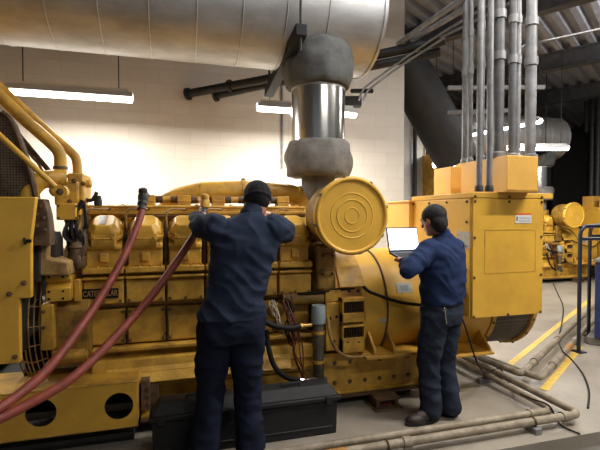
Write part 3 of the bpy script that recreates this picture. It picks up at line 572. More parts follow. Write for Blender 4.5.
# ======================================================== exhaust and ducts
def exhaust(off, lab1, lab2, full=True):
    ry = 4.08; r0 = atY(318, 180, ry); ex = r0.x
    T = empty('exhaust_riser', V((ex, ry, 1.6)), lab1, 'exhaust pipe', 'exhaust risers of the generator sets')
    z = lambda y: atY(318, y, ry).z
    b = MB(); b.lathe((ex, ry, z(205)), (0, 0, 1), ((.165, 0), (.165, z(176)-z(205))), 32); b.build('outlet_pipe', M['blanket2'], T)
    def cloth(z0, z1, ra, rb, seed, lump=.016):
        b = MB(); R = []; n = 64; K = 18
        for k in range(K+1):
            t = k/K; zz = z0+(z1-z0)*t; r = ra+(rb-ra)*t + (.03*math.sin(PI*t))
            if k in (0, K): r -= .012
            R.append([(ex+(r+lump*noise.noise(V((math.cos(2*PI*i/n)*2.4, math.sin(2*PI*i/n)*2.4, zz*6+seed))) + .008*math.sin(i*2*PI/n*9+seed)*(1-abs(2*t-1)))*math.cos(2*PI*i/n),
                       ry+(r+lump*noise.noise(V((math.cos(2*PI*i/n)*2.4, math.sin(2*PI*i/n)*2.4, zz*6+seed+9))))*math.sin(2*PI*i/n),
                       zz + (.02*noise.noise(V((math.cos(2*PI*i/n)*2, math.sin(2*PI*i/n)*2, seed))) if k in (0, 1, K-1, K) else 0)) for i in range(n)])
        b.rings(R); return b
    cloth(z(177), z(143), .305, .305, 3, .03).build('insulation_blanket', M['blanket2'], T)
    b = MB(); b.lathe((ex, ry, z(150)), (0, 0, 1), ((.262, 0), (.262, z(80)-z(150))), 48); sp = b.build('steel_sleeve', M['steel'], T)
    for yy in (147, 92): b = MB(); b.lathe((ex, ry, z(yy)), (0, 0, 1), ((.265, 0), (.265, .02)), 48); b.build('sleeve_band', M['galv'], sp)
    cloth(z(89), z(89)+.40, .315, .325, 8, .02).build('insulation_blanket', M['blanket'], T)
    D = empty('exhaust_duct', V((0, 4.2, 3.1)), lab2, 'duct', 'large sheet metal ducts overhead')
    r = .54; zc = atY(200, 62, 4.0).z + r + .085
    xe = 1.87; xs = -3.2 if full else -1.05
    b = MB(); b.lathe((xs, 4.2, zc), (1, 0, 0), ((r-.02, 0), (r, .0), (r, xe-xs), (r+.012, xe-xs), (r+.012, xe-xs+.03), (r-.06, xe-xs+.05), (.0, xe-xs+.10)), 72); dd = b.build('duct_body', M['galv'], D)
    for x in [k*.385 - 2.9 for k in range(12)]:
        if x > xs: b = MB(); b.torus((x, 4.2, zc), (1, 0, 0), r, .007, 60, 6); b.build('duct_seam', M['galv'], dd)
    # trapeze support
    y0, y1, zz = 3.55, 4.9, zc-r-.05
    sx = atY(300, 40, 3.6).x
    T2 = empty('duct_hanger', V((sx, 4.2, zz)), ('black trapeze hanger under the large silver duct in the foreground' if full else 'black trapeze hanger under the background duct'), 'pipe hanger', 'trapeze hangers carrying the ducts')
    b = MB(); b.hexa([(x_, y_, zz+dz_+(.17 if y_ == y0 else 0)) for dz_ in (-.055, .045) for x_, y_ in ((sx-.05, y0), (sx+.05, y0), (sx+.05, y1), (sx-.05, y1))]); b.build('channel', M['black'], T2, bevel=.006)
    b = MB(); b.cyl((sx, y0+.03, zz), (sx, y0+.03, 5.2), .011, 10); b.build('hanger_rod', M['charcoal'], T2)
    b = MB(); b.cyl((sx, y1-.03, zz), (sx, y1-.03, 5.2), .011, 10); b.build('hanger_rod', M['charcoal'], T2)
    for o in (T, D, T2): o.location = V(o.location) + off
    return zc, r
zc, rr = exhaust(V((0,0,0)), 'shiny steel exhaust riser with grey blankets behind the round air cleaner', 'big silver round duct running along the top left of the photo')
exhaust(OFF + V((0, .1, .0)), 'distant steel exhaust riser behind the second generator set', 'distant silver round duct behind the vertical conduits', False)
# dark sloping duct beyond the wall corner
a, c = atD(405, 66, 7.4), atD(458, 160, 7.6)
b = MB(); b.cyl(a, c, .38, 40); dk = b.build('sloping_duct', M['charcoal']); tag(dk, 'dark sloping duct beyond the end of the white block wall', 'duct')
b = MB(); c2 = atD(438, 138, 10.8); b.lathe(c2, (1, .25, 0), ((.62, -.15), (.66, -.1), (.66, .0), (.60, .05), (.2, .05)), 40); tag(b.build('duct_elbow', M['black']), 'black wrapped duct end left of the distant silver duct', 'duct')
# pipes from the wall passing behind the riser toward the upper right
def pipe(name, pts, r, m, lab, cat, group=None, n=14, sm=1, flange=None):
    b = MB(); b.tube(pts, r, n, sm); o = b.build(name, m); tag(o, lab, cat, group)
    if flange:
        for i, p in enumerate(flange):
            d = (V(pts[-1])-V(pts[0])).normalized(); f = MB(); f.lathe(p, d, ((r*1.5, -.02), (r*1.5, .02)), 16); ROOT[o.name] = V((0,0,0)); f.build('collar', m, o)
    return o
pipe('overhead_pipe', [atD(186, 94, 5.9), atD(262, 80, 5.55), atD(400, 50, 5.0), atD(445, 40, 4.8)], .055, M['darkpipe'], 'upper of two dark pipes crossing behind the steel exhaust riser', 'pipe', 'dark overhead pipes', flange=[atD(188, 94, 5.88), atD(230, 86, 5.7)])
pipe('overhead_pipe', [atD(214, 96, 5.9), atD(270, 84, 5.6), atD(372, 66, 5.1), atD(440, 52, 4.9)], .050, M['darkpipe'], 'lower of two dark pipes crossing behind the steel exhaust riser', 'pipe', 'dark overhead pipes', flange=[atD(216, 96, 5.88)])
cps = [((398, 44), (472, -8), .030, 'upper left of the pale conduits slanting up to the top edge'),
       ((412, 40), (500, -12), .030, 'thick pale conduit slanting up above the dark overhead pipes'),
       ((440, 34), (520, -14), .014, 'thin pale conduit slanting up just right of the thick one'),
       ((420, 48), (545, -14), .014, 'lowest thin pale conduit slanting up to the top edge')]
for p, q, r, lab in cps:
    a, c = atD(*p, 5.0), atD(*q, 3.9); pipe('overhead_conduit', [a, c], r, M['conduit'], lab, 'conduit', 'pale conduits slanting overhead')
pipe('bent_conduit', [atD(359, 100, 5.1), atD(362, 92, 5.1), atD(368, 85, 5.1), atD(398, 63, 5.0), atD(440, 34, 4.7)], .013, M['conduit'], 'thin bent conduit rising right from the fixture behind the riser, left one', 'conduit', 'thin bent conduits beside the riser', sm=4)
pipe('bent_conduit', [atD(363, 101, 5.1), atD(366, 94, 5.1), atD(372, 87, 5.1), atD(402, 65, 5.0), atD(444, 38, 4.7)], .013, M['conduit'], 'thin bent conduit rising right from the fixture behind the riser, right one', 'conduit', 'thin bent conduits beside the riser', sm=4)
pipe('wall_conduit', [atY(282, 60, 6.17), atY(282, 168, 6.17)], .018, M['conduit'], 'thin vertical conduit on the white block wall left of the exhaust riser', 'conduit')
a = atD(351, 102, 5.6); b = MB(); b.obox(a, RT*.13, FW*.06, V((0, 0, .06))); tag(b.build('wiring_box', M['charcoal']), 'small dark box above the light fixture right of the riser', 'electrical box')
a = atD(371, 91, 5.6); pipe('pipe_stub', [atD(352, 91, 5.8), atD(372, 91, 5.5)], .03, M['darkpipe'], 'short dark capped pipe end right of the exhaust riser', 'pipe')

# ------------------------------------------------------------- light fixtures
def fixture(c, d, L, lab, power=60, up=0, group='fluorescent light fixtures'):
    c, d = V(c), V(d).normalized(); s = V((-d.y, d.x, 0)).normalized()
    T = empty('light_fixture', c, lab, 'light fixture', group)
    b = MB(); P = [(-.085, -.02), (-.045, .035), (.045, .035), (.085, -.02), (.080, -.025), (.042, .024), (-.042, .024), (-.080, -.025)]
    b.rings([[c + d*t + s*u + V((0, 0, v)) for u, v in P] for t in (-L/2, L/2)]); b.build('reflector_hood', M['lampbody'], T)
    b = MB(); b.obox(c + V((0, 0, .05)), d*(L/2-.05), s*.03, V((0, 0, .02))); b.build('ballast_box', M['lampbody'], T)
    b = MB(); b.rings([[c + d*t + s*(.055*math.cos(a)) + V((0, 0, -.028+.055*math.sin(a)*.8)) for a in [PI*k/10 - PI for k in range(11)]] for t in (-L/2+.01, L/2-.01)]); b.build('diffuser', M['tube'], T)
    for k in (-1, 1):
        b = MB(); b.cyl(c + d*k*L*.38 + V((0, 0, .06)), c + d*k*L*.38 + V((0, 0, 5.2-c.z)), .006, 8); b.build('hanger_rod', M['charcoal'], T)
    la = bpy.data.lights.new('lamp_light', 'AREA'); la.shape = 'RECTANGLE'; la.size = L-.05; la.size_y = .10; la.energy = power; la.color = (1.0, .955, .88)
    lo = bpy.data.objects.new('lamp_light', la); C.objects.link(lo); lo.parent = T
    mm = Matrix((d, s, V((0, 0, 1)))).transposed().to_4x4(); mm.translation = V((0, 0, -.085)); lo.matrix_local = mm
    if up:  # extra upward lamp above the hood, added to brighten the roof deck
        la = bpy.data.lights.new('added_up_light', 'AREA'); la.shape = 'RECTANGLE'; la.size = L; la.size_y = .06; la.energy = up; la.color = (.95, .96, 1)
        lo = bpy.data.objects.new('added_up_light', la); C.objects.link(lo); lo.parent = T; mm = mm @ Matrix.Rotation(PI, 4, 'X'); mm.translation = V((0, 0, .13)); lo.matrix_local = mm
    return T
a, c = atY(7, 88, 5.15), atY(133, 96, 5.15); z = (a.z+c.z)/2
fixture(((a.x+c.x)/2, 5.15, z), (1, 0, 0), c.x-a.x, 'long lit fluorescent fixture hanging at upper left before the block wall', 95)
a2, c2 = atY(257, 106, 5.15), atY(356, 112, 5.15)
fixture(((a2.x+c2.x)/2, 5.15, z), (1, 0, 0), c2.x-a2.x, 'lit fluorescent fixture partly hidden by the steel exhaust riser', 95)
# background fixtures
a, c = atD(453, 134, 10.0), atD(541, 123, 8.2); c.z = a.z = (a.z+c.z)/2
fixture((a+c)/2, c-a, (c-a).length, 'distant lit fixture crossing behind the vertical conduits', 60)
a, c = atD(508, 147, 9), atD(568, 149, 9)
c.z = a.z; fixture((a+c)/2, c-a, (c-a).length, 'distant lit fixture over the second generator set', 60)
a, c = atD(433, 164, 8.2), atD(455, 165, 8.2); c.z = a.z; fixture((a+c)/2, c-a, (c-a).length, 'tiny distant lit fixture left of the junction box', 15)
# the rest of the room's fixtures, out of the frame above and behind the viewer
fixture((4.6, 1.4, 4.6), (1, 0, 0), 2.4, 'fluorescent fixture outside the frame above the aisle', 230, up=120)
fixture((2.2, -1.4, 4.3), (1, 0, 0), 2.4, 'fluorescent fixture outside the frame behind the viewer', 75)
fixture((2.3, 2.55, 4.5), ED, 2.4, 'fluorescent fixture just above the frame over the generator set', 60, up=190)
fixture((8.6, 4.6, 4.6), (1, 0, 0), 2.4, 'fluorescent fixture outside the frame beside the second generator set', 170, up=200)

# --------------------------------------------------- vertical conduit bundle
zt_ = Z1+.045
def vconduit(px, py_bottom, r, where, m='conduit', Yp=None):
    p = atY(px, py_bottom, Yp) if Yp else None
    b = MB(); b.cyl((p.x, p.y, p.z), (p.x, p.y, 5.2), r, 16); o = b.build('vertical_conduit', M[m]); ROOT[o.name] = V((0,0,0))
    f = MB(); f.lathe((p.x, p.y, p.z), (0, 0, 1), ((r*1.35, 0), (r*1.35, .04), (r*1.1, .05)), 12); f.build('locknut', M[m], o)
    for zz in (3.0, 3.35): f = MB(); f.lathe((p.x, p.y, zz), (0, 0, 1), ((r*1.25, 0), (r*1.25, .06)), 12); f.build('coupling', M['conduit'], o)
    tag(o, where, 'conduit', 'conduits dropping into the control enclosure'); return o
jt = top
for px, r, lab, m in ((464.5, .026, 'vertical conduit at the far left edge of the bundle', 'conduit'), (470, .022, 'second vertical conduit from the left in the bundle', 'conduit'),
                      (481.5, .022, 'vertical conduit between the two that reach the enclosure lid', 'conduit'), (498, .046, 'thick dark vertical conduit in the middle of the bundle', 'midpipe'),
                      (512, .034, 'dark vertical conduit just right of the thick middle one', 'midpipe'), (517, .026, 'vertical conduit with a bright edge right of middle', 'conduit'), (530, .046, 'thick pale vertical conduit at the right edge of the bundle', 'conduit')):
    # stands on the junction box top
    Yp = cb.y + .10 + (.12 if px < 500 else .1)
    if px < 500:
        X = cb.x+.05; q = atX(px, 160, X); Yp = q.y
    p = atY(px, 160, Yp); b = MB()
    zb = jt; o = None
    vc_ = atY(px, 150, Yp); vy = Yp
    bb = MB(); bb.cyl((vc_.x, vy, zb), (vc_.x, vy, 5.2), r, 18); o = bb.build('vertical_conduit', M[m]); ROOT[o.name] = V((0,0,0))
    f = MB(); f.lathe((vc_.x, vy, zb), (0, 0, 1), ((r*1.4, 0), (r*1.4, .04), (r*1.1, .05)), 14); f.build('locknut', M['conduit'], o)
    for zz in (2.95, 3.3): f = MB(); f.lathe((vc_.x, vy, zz), (0, 0, 1), ((r*1.25, 0), (r*1.25, .07)), 14); f.build('strap', M['conduit'], o)
    tag(o, lab, 'conduit', 'conduits dropping to the generator boxes')
for px, pyb, lab in ((479, 192, 'left one of the two vertical conduits standing on the enclosure lid'), (489, 192, 'right one of the two vertical conduits standing on the enclosure lid')):
    p = atZ(px, pyb-.5, zt_); bb = MB(); bb.cyl((p.x, p.y, zt_), (p.x, p.y, 5.2), .024, 16); o = bb.build('vertical_conduit', M['conduit']); ROOT[o.name] = V((0,0,0))
    f = MB(); f.lathe((p.x, p.y, zt_), (0, 0, 1), ((.034, 0), (.034, .035), (.028, .05)), 14); f.build('locknut', M['charcoal'], o)
    tag(o, lab, 'conduit', 'conduits dropping to the generator boxes')
for py, lab in ((107, 'lower steel strut channel strapping the vertical conduits together'), (81, 'upper long steel strut channel across the vertical conduits')):
    a = atY(463, py, 3.75); c = atY(565 if py == 81 else 540, py, 3.45); c.z = a.z; m_ = (a+c)/2; d = (c-a).normalized()
    b = MB(); b.obox(m_ + V((0, .25, 0)), d*((c-a).length/2), d.cross(V((0,0,1)))*.02, V((0,0,.02))); tag(b.build('strut_channel', M['midpipe']), lab, 'strut')
pipe('curved_conduit', [atY(517, 90, 3.6), atY(517, 58, 3.6), atY(519, 50, 3.6), atY(527, 45, 3.6), atD(560, 38, 4.0), atD(640, 20, 4.2)], .012, M['conduit'], 'thin conduit curving right from the conduit bundle toward the roof', 'conduit', sm=4)
# wall pipes beyond the block wall's end
for px, lab in ((415, 'left dark vertical pipe on the grey wall beyond the block wall'), (428, 'right dark vertical pipe on the grey wall beyond the block wall')):
    t = 0; p = atD(px, 150, 7.0)
    # step until just in front of the side wall
    for k in range(400):
        p = atD(px, 150, 6.9+k*.01)
        if (p - V((3.5, 7.7, p.z))).dot(EN) > -.20: break
    pipe('wall_pipe', [(p.x, p.y, .0), (p.x, p.y, 5.1)], .045, M['darkpipe'], lab, 'pipe', 'dark pipes on the grey wall')
# dark cable drops at the right edge
for k, (px, dd) in enumerate(((586, 13.6), (592, 13.4), (598, 13.2))):
    p = atD(px, 150, dd); pipe('cable_drop', [(p.x, p.y, 0), (p.x, p.y, 5.2)], .075, M['midpipe'], ('left', 'middle', 'right')[k] + ' of the dark vertical conduits at the right edge above the distant box', 'conduit', 'dark conduits at the right edge')
# dark doorway / curtain panel beyond the second set
a = atD(553, 150, 13.5); c = atD(592, 150, 13.5)
b = MB(); b.hexa([(a.x, a.y, 0), (c.x, c.y, 0), (c.x, c.y+.1, 0), (a.x, a.y+.1, 0), (a.x, a.y, 4.2), (c.x, c.y, 4.2), (c.x, c.y+.1, 4.2), (a.x, a.y+.1, 4.2)]); o = b.build('door_1', M['black']); o['kind'] = 'structure'

# -------------------------------------------------------------- floor pipes
fp = M['floorpipe']; g = 'pale pipes running low over the floor'
def fpipe(pts, r, lab, m=fp, joints=()):
    b = MB(); b.tube(pts, r, 16, 1); o = b.build('floor_pipe', m); tag(o, lab, 'pipe', g); ROOT[o.name] = V((0,0,0))
    for p, d in joints: f = MB(); f.lathe(p, d, ((r*1.3, -.03), (r*1.3, .03)), 16); f.build('coupling', m, o)
    return o
def elbow(a, c, e, R=.08, n=6):   # a -> corner c -> e with a rounded corner
    a, c, e = V(a), V(c), V(e); u, w = (a-c).normalized(), (e-c).normalized(); P = [a]
    for k in range(n+1):
        t = k/n; P.append((c+u*R)*(1-t)**2 + c*2*t*(1-t) + (c+w*R)*t*t)
    return P + [e]
z1 = .075
c1 = atZ(584, 416, z1); e1_ = atZ(460, 351, z1)
fpipe(elbow((-.6, 2.60, z1), (c1.x, 2.60, z1), (c1.x+.02, 4.5, z1)), .030, 'outer floor pipe nearest the pad edge, turning back at the right corner', joints=[((1.5, 2.6, z1), (1, 0, 0)), ((c1.x-.15, 2.6, z1), (1, 0, 0))])
fpipe(elbow((-.6, 2.71, z1), (c1.x-.14, 2.71, z1), (c1.x-.12, 4.5, z1)), .027, 'inner floor pipe just behind the outer one, turning back at the right corner', joints=[((c1.x-.35, 2.71, z1), (1, 0, 0))])
a, c, e = V((c1.x-.30, 4.4, z1)), V((c1.x-.02, 3.42, z1+.01)), V((c1.x-.02, 3.42, z1+.01))
p2 = atZ(521, 374, z1); 
for k, (o_, r, lab, m) in enumerate(((0, .032, 'left floor pipe going off along the aisle toward the railing', 'floorpipe'), (.17, .030, 'right rust marked floor pipe going off along the aisle', 'floorpipe'))):
    s0_ = p2 - EN*o_*1.0; fpipe(elbow((s0_.x-.15-o_*.3, 4.6, z1), s0_, s0_ + ED*5.5), r, lab, M[m], joints=[(s0_ + ED*.5, ED), (s0_ + ED*1.6, ED)])
b = MB(); q = p2 - EN*.17 + ED*1.15; b.cyl(q, q+ED*.25, .033, 16)
tag(b.build('pipe_sleeve', M['rust']), 'orange rusty sleeve around the right aisle pipe', 'pipe sleeve')
for k, (px, py, lab) in enumerate(((318, 400, ''), )): pass
for k, (x, y, lab) in enumerate(((c1.x-.45, 2.60, 'steel pipe support under the front floor pipes near the right corner'), (1.35, 2.6, 'steel pipe support under the front floor pipes below the standing man'), (c1.x-.06, 3.5, 'steel pipe support where the pipes turn along the aisle'))):
    T = empty('pipe_support', V((x, y, 0)), lab, 'pipe support', 'supports under the floor pipes')
    b = MB()
    if k < 2: b.box(x-.03, x+.03, y-.06, y+.17, .0, .045)
    else: b.box(x-.16, x+.1, y-.03, y+.03, .0, .045)
    b.build('strut', M['conduit'], T, bevel=.003)
    b = MB(); b.torus((x, y, z1) if k < 2 else (x-.065, y, z1), (1, 0, 0) if k < 2 else (0, 1, 0), .035, .006, 24, 6); b.build('clamp', M['brown'], T)
# orange rust streak pipe piece in front of the black case
b = MB(); b.cyl((.86, 2.60, z1), (1.06, 2.60, z1), .0315, 16); tag(b.build('pipe_sleeve', M['rust']), 'orange rusty sleeve on the outer floor pipe before the black case', 'pipe sleeve')
# loose black cables
b = MB(); pts = [(2.30, 3.24, .95), (2.32, 3.18, .7), atD(481, 345, 3.75), atD(494, 362, 3.7), atD(512, 385, 3.5), atZ(520, 399, .09), atZ(527, 405, .13), atZ(553, 413, .12), atZ(556, 424, .02), atZ(562, 433, .012), atZ(585, 438, .012)]
pts = [(2.30, 3.24, .95), (2.34, 3.12, .7), (2.5, 3.1, .30), atZ(500, 369, .02), atZ(512, 388, .02), atZ(530, 398, .13), atZ(548, 405, .125), atZ(556, 418, .03), atZ(562, 426, .012), atZ(580, 434, .012)]
b.tube(pts, .007, 8, 8); tag(b.build('black_cable', M['black']), 'thin black cable running down from the enclosure over the floor pipes', 'cable')
p = [atZ(553, 283, .012), atZ(557, 292, .012), atZ(563, 306, .012), atZ(562, 322, .012), atZ(559, 338, .03), atZ(562, 350, .13), atZ(572, 360, .012), atZ(583, 374, .012), atZ(589, 390, .012), atZ(588, 408, .012)]
b = MB(); b.tube(p, .008, 8, 8); tag(b.build('black_cable', M['black']), 'loose black cable snaking over the floor beside the yellow lines', 'cable')
a, c = atZ(395, 268, .1), 0
b = MB(); p = [atZ(413, 259+90, .05)]; b.bm.free()
# ------------------------------------------------------- blue railing and tank
RL = empty('pipe_railing', atZ(578, 352, 0), 'dark blue pipe railing at the right edge beside the blue cabinet', 'railing')
pa = atZ(578.5, 352, 0); pb = atZ(588.5, 336, 0); dz = atD(578.5, 226, pa.dot(FW) if False else (pa-V((0,0,EYE))).dot(FW)).z
end = pa + V((1.2, -.1, 0)); endb = pb + V((1.4, -.1, 0))
def railing(p, q, h):
    u = V((0,0,1)); b = MB(); b.tube([p, p+u*(h-.1)] + [p+u*(h-.1*(1-math.sin(t)))+(q-p).normalized()*(.1*(1-math.cos(t))) for t in (PI/8, PI/4, 3*PI/8, PI/2)] + [q+u*h], .022, 14, 1); b.build('top_rail', M['navypipe'], RL)
    b = MB(); b.cyl(p+u*(h-.1-.05), q+u*(h-.15), .02, 12); b.build('mid_rail', M['navypipe'], RL)
    b = MB(); b.box(p.x-.06, p.x+.06, p.y-.06, p.y+.06, 0, .012); b.build('base_plate', M['navypipe'], RL)
railing(pa, end, dz); railing(pb, endb, dz*1.0)
b = MB(); b.cyl(pa+V((0,0,dz-.02)), pb+V((0,0,dz-.02)), .02, 12); b.build('top_rail', M['navypipe'], RL)
q = atZ(586, 344, 0); T = empty('concrete_plinth', q + ED*.6 - EN*.5, 'low concrete plinth under the blue cabinet at right edge', 'plinth')
b = MB(); b.obox(q + ED*.6 - EN*.5 + V((0,0,.05)), ED*.6, EN*.5, (0,0,.05)); b.build('slab', M['darkfloor'], T, bevel=.01)
q2 = atZ(594, 338, .1); h_ = atD(594, 262, (q2-V((0,0,EYE))).dot(FW)).z
T = empty('blue_cabinet', q2 + ED*.45 - EN*.3, 'blue metal cabinet with grey top cut by the right edge', 'cabinet')
b = MB(); b.obox(V((q2.x, q2.y, (.1+h_)/2)) + ED*.45 - EN*.3, ED*.45, EN*.3, (0, 0, (h_-.1)/2)); b.build('cabinet_body', M['bluepaint'], T, bevel=.01)
b = MB(); b.obox(V((q2.x, q2.y, h_+.015)) + ED*.45 - EN*.3, ED*.47, EN*.32, (0, 0, .015)); b.build('cabinet_top', M['conduit'], T, bevel=.005)

# ---------------------------------------------------------- black plastic cases
def case(x0, x1, lab):
    y0, y1 = 2.985, 3.18; T = empty('battery_case', ((x0+x1)/2, 3.05, 0), lab, 'case', 'black plastic cases on the floor')
    b = MB(); b.prism([(x0+.02, 0), (x1-.02, 0), (x1-.01, .245), (x0+.01, .245)], 'y', y0, y1)
    for k in range(1): b.box(x0+.05, x1-.05, y0-.006, y0+.01, .05, .065)
    b.build('case_body', M['blackplastic'], T, bevel=.008)
    b = MB(); b.box(x0-.008, x1+.008, y0-.02, y1+.01, .25, .285)
    b.hexa([(x0+.005, y0-.008, .285), (x1-.005, y0-.008, .285), (x1-.005, y1, .285), (x0+.005, y1, .285), (x0+.06, y0+.05, .355), (x1-.06, y0+.05, .355), (x1-.06, y1-.02, .355), (x0+.06, y1-.02, .355)])
    ld = b.build('case_lid', M['blackplastic'], T, bevel=.008)
    for fx in (.12, .88): b = MB(); xx = x0+(x1-x0)*fx; b.box(xx-.025, xx+.025, y0-.03, y0, .23, .29); b.build('latch', M['blackplastic'], ld, bevel=.004)
    b = MB(); xm = (x0+x1)/2; b.tube([(xm-.07, 3.07, .355), (xm-.06, 3.07, .375), (xm+.06, 3.07, .375), (xm+.07, 3.07, .355)], .009, 8, 1); b.build('handle', M['blackplastic'], ld)
xa, xb = atY(150, 430, 2.985).x, atY(339, 430, 2.985).x
xm = atY(243, 430, 2.985).x
case(xa, xm-.012, 'black plastic case left of the standing man in the beanie'); case(xm+.012, xb, 'black plastic case right of the man in the beanie with pipes before it')

# ------------------------------------------------------------------ red hoses
def hose(pts, lab, valve):
    b = MB(); b.tube(pts, .026, 16, 10); o = b.build('red_hose', M['hose']); tag(o, lab, 'hose', 'red rubber hoses hanging from the engine'); ROOT[o.name] = V((0,0,0))
    d = (V(pts[1])-V(pts[0])).normalized(); f = MB(); f.lathe(V(pts[0])-d*.03, d, ((.030, 0), (.034, .005), (.034, .03), (.030, .035), (.030, .05), (.033, .055), (.033, .07)), 18); f.build('coupling', M['charcoal'], o)
hose([atY(142, 205, 3.38), atY(140, 218, 3.33), atY(127, 250, 3.2), atY(110, 282, 3.05), atY(85, 321, 2.85), atY(45, 372, 2.6), atY(-5, 411, 2.4), atY(-60, 440, 2.2), (-1.6, 2.0, -.072), (-2.6, 1.8, -.072)], 'red hose hanging from the left valve, farther left of the two', 0)
hose([atY(203, 212, 3.4), atY(200, 225, 3.2), atY(186, 248, 3.1), atY(160, 285, 2.98), atY(128, 323, 2.85), atY(72, 378, 2.6), atY(-5, 421, 2.4), atY(-60, 446, 2.2), (-1.5, 1.85, -.072), (-2.5, 1.6, -.072)], 'red hose passing under the elbow of the man in the beanie', 1)

# ------------------------------------------------------------------- people
def limb(mb, pts, radii, k=6, n=16):
    P = spline([V(p) for p in pts], k); m = len(P); RR = []
    for i in range(m):
        t = i/(m-1)*(len(radii)-1); j = min(int(t), len(radii)-2); f = t-j; RR.append(radii[j]*(1-f)+radii[j+1]*f)
    d, u, w = mb.frame(P[1]-P[0]); R = []
    for i, p in enumerate(P):
        t = (P[min(i+1, m-1)]-P[max(i-1, 0)]).normalized(); u = (u - t*u.dot(t)).normalized(); w = t.cross(u)
        row = lambda c, r: [c + (u*math.cos(2*PI*a/n) + w*math.sin(2*PI*a/n))*r for a in range(n)]
        if i == 0: R += [row(p - t*RR[0]*.8, RR[0]*.4), row(p - t*RR[0]*.45, RR[0]*.85)]
        R.append(row(p, RR[i]))
        if i == m-1: R += [row(p + t*RR[i]*.45, RR[i]*.85), row(p + t*RR[i]*.8, RR[i]*.4)]
    mb.rings(R); return mb
def ell(mb, c, ax, ay, az, n=20):
    c, ax, ay, az = V(c), V(ax), V(ay), V(az)
    mb.rings([[c + az*math.cos(t) + (ax*math.cos(2*PI*i/n) + ay*math.sin(2*PI*i/n))*math.sin(t) for i in range(n)] for t in [PI*(.03+.94*k/12) for k in range(13)]]); return mb
def torso(mb, secs, R, Fd, n=32, pw=2.5):   # secs: (centre, half width, half depth)
    rr = []
    for c, a, d in secs:
        row = []
        for i in range(n):
            t = 2*PI*i/n; cx_, sy_ = math.cos(t), math.sin(t); f = lambda v: math.copysign(abs(v)**(2/pw), v)
            row.append(V(c) + R*a*f(cx_) + Fd*d*f(sy_))
        rr.append(row)
    mb.rings(rr); return mb
def fuse(mb, name, m, parent, voxel=.008, it=6, fold=0, seed=0, fs=(7, 7, 20), label=None):
    bmesh.ops.recalc_face_normals(mb.bm, faces=mb.bm.faces)
    me = bpy.data.meshes.new('t'); mb.bm.to_mesh(me); mb.bm.free(); o = bpy.data.objects.new('t', me); C.objects.link(o)
    r = o.modifiers.new('r', 'REMESH'); r.mode = 'VOXEL'; r.voxel_size = voxel
    if it: s = o.modifiers.new('s', 'SMOOTH'); s.iterations = it; s.factor = .5
    m2 = bpy.data.meshes.new_from_object(o.evaluated_get(bpy.context.evaluated_depsgraph_get())); bpy.data.objects.remove(o)
    m2.name = name; off = ROOT[parent.name]
    if fold:
        nn = [v.normal.copy() for v in m2.vertices]
        for v, q in zip(m2.vertices, nn):
            c = v.co + V((0, 0, .06*noise.noise(v.co*5)))
            a = noise.noise(V((c.x*fs[0]+seed, c.y*fs[1], c.z*fs[2] + (c.x-off.x)*fs[2]*.75))); a2 = noise.noise(V((c.x*fs[0]*2.2, c.y*fs[1]*2.2+seed, c.z*fs[2]*1.7)))
            v.co += q*fold*((1-2.2*abs(a))*.8 + a2*.6)
    m2.transform(Matrix.Translation(-off)); m2.materials.clear(); m2.materials.append(m)
    for p in m2.polygons: p.use_smooth = True
    o = bpy.data.objects.new(name, m2); C.objects.link(o); o.parent = parent; ROOT[o.name] = off
    if label: o['label'] = label
    return o
def hand(mb, w, d, nrm, thumb, curl=.35, s=1.0):   # wrist, finger direction, back-of-hand normal, thumb side (+1/-1)
    w, d, nrm = V(w), V(d).normalized(), V(nrm); nrm = (nrm - d*nrm.dot(d)).normalized(); x = d.cross(nrm)*thumb
    ell(mb, w + d*.05*s, x*.043*s, nrm*.017*s, d*.055*s, 16)
    limb(mb, [w - d*.02*s, w + d*.03*s], [.026*s, .027*s], 2, 12)
    for k, L in enumerate((.070, .080, .074, .058)):
        b0 = w + d*.085*s + x*(.031-.0205*k)*s; p = [b0 - d*.03*s]; a = 0; q = b0; p.append(q)
        for seg in (.42, .32, .26):
            a += curl; q = q + (d*math.cos(a) - nrm*math.sin(a) + x*(.12-.07*k)*.5)*L*seg*s; p.append(q)
        limb(mb, p, [.0092*s, .009*s, .0082*s, .0078*s, .0068*s], 3, 10)
    b0 = w + d*.02*s + x*.028*s; limb(mb, [b0, b0 + (d*.5+x*.8-nrm*.2).normalized()*.035*s, b0 + (d*.8+x*.6-nrm*.4).normalized()*.07*s], [.013*s, .011*s, .009*s], 3, 10)
    return mb
def head(mb, c, f, up, s=1.0):
    c, f, up = V(c), V(f).normalized(), V(up); up = (up - f*up.dot(f)).normalized(); x = f.cross(up)
    ell(mb, c + up*.025*s, x*.074*s, f*.094*s, up*.090*s)
    ell(mb, c - up*.045*s + f*.022*s, x*.056*s, f*.066*s, up*.070*s)
    ell(mb, c - up*.092*s + f*.062*s, x*.024*s, f*.022*s, up*.020*s)
    limb(mb, [c + f*.088*s + up*.012*s, c + f*.112*s - up*.022*s], [.010*s, .015*s], 2, 10)
    ell(mb, c + f*.092*s + up*.032*s, x*.055*s, f*.010*s, up*.010*s)
    ell(mb, c + f*.088*s - up*.056*s, x*.026*s, f*.010*s, up*.010*s)
    for k in (-1, 1): ell(mb, c + x*.078*k*s - f*.004*s - up*.005*s, x*.010*s, f*.019*s, up*.032*s, 12)
    return x, f, up
def eyes(parent, c, x, f, up, s=1):
    for k in (-1, 1): b = MB(); ell(b, c + f*.080*s + x*.031*k*s + up*.012*s, x*.012, f*.012, up*.012, 12); b.build('eye', M['eye'], parent)
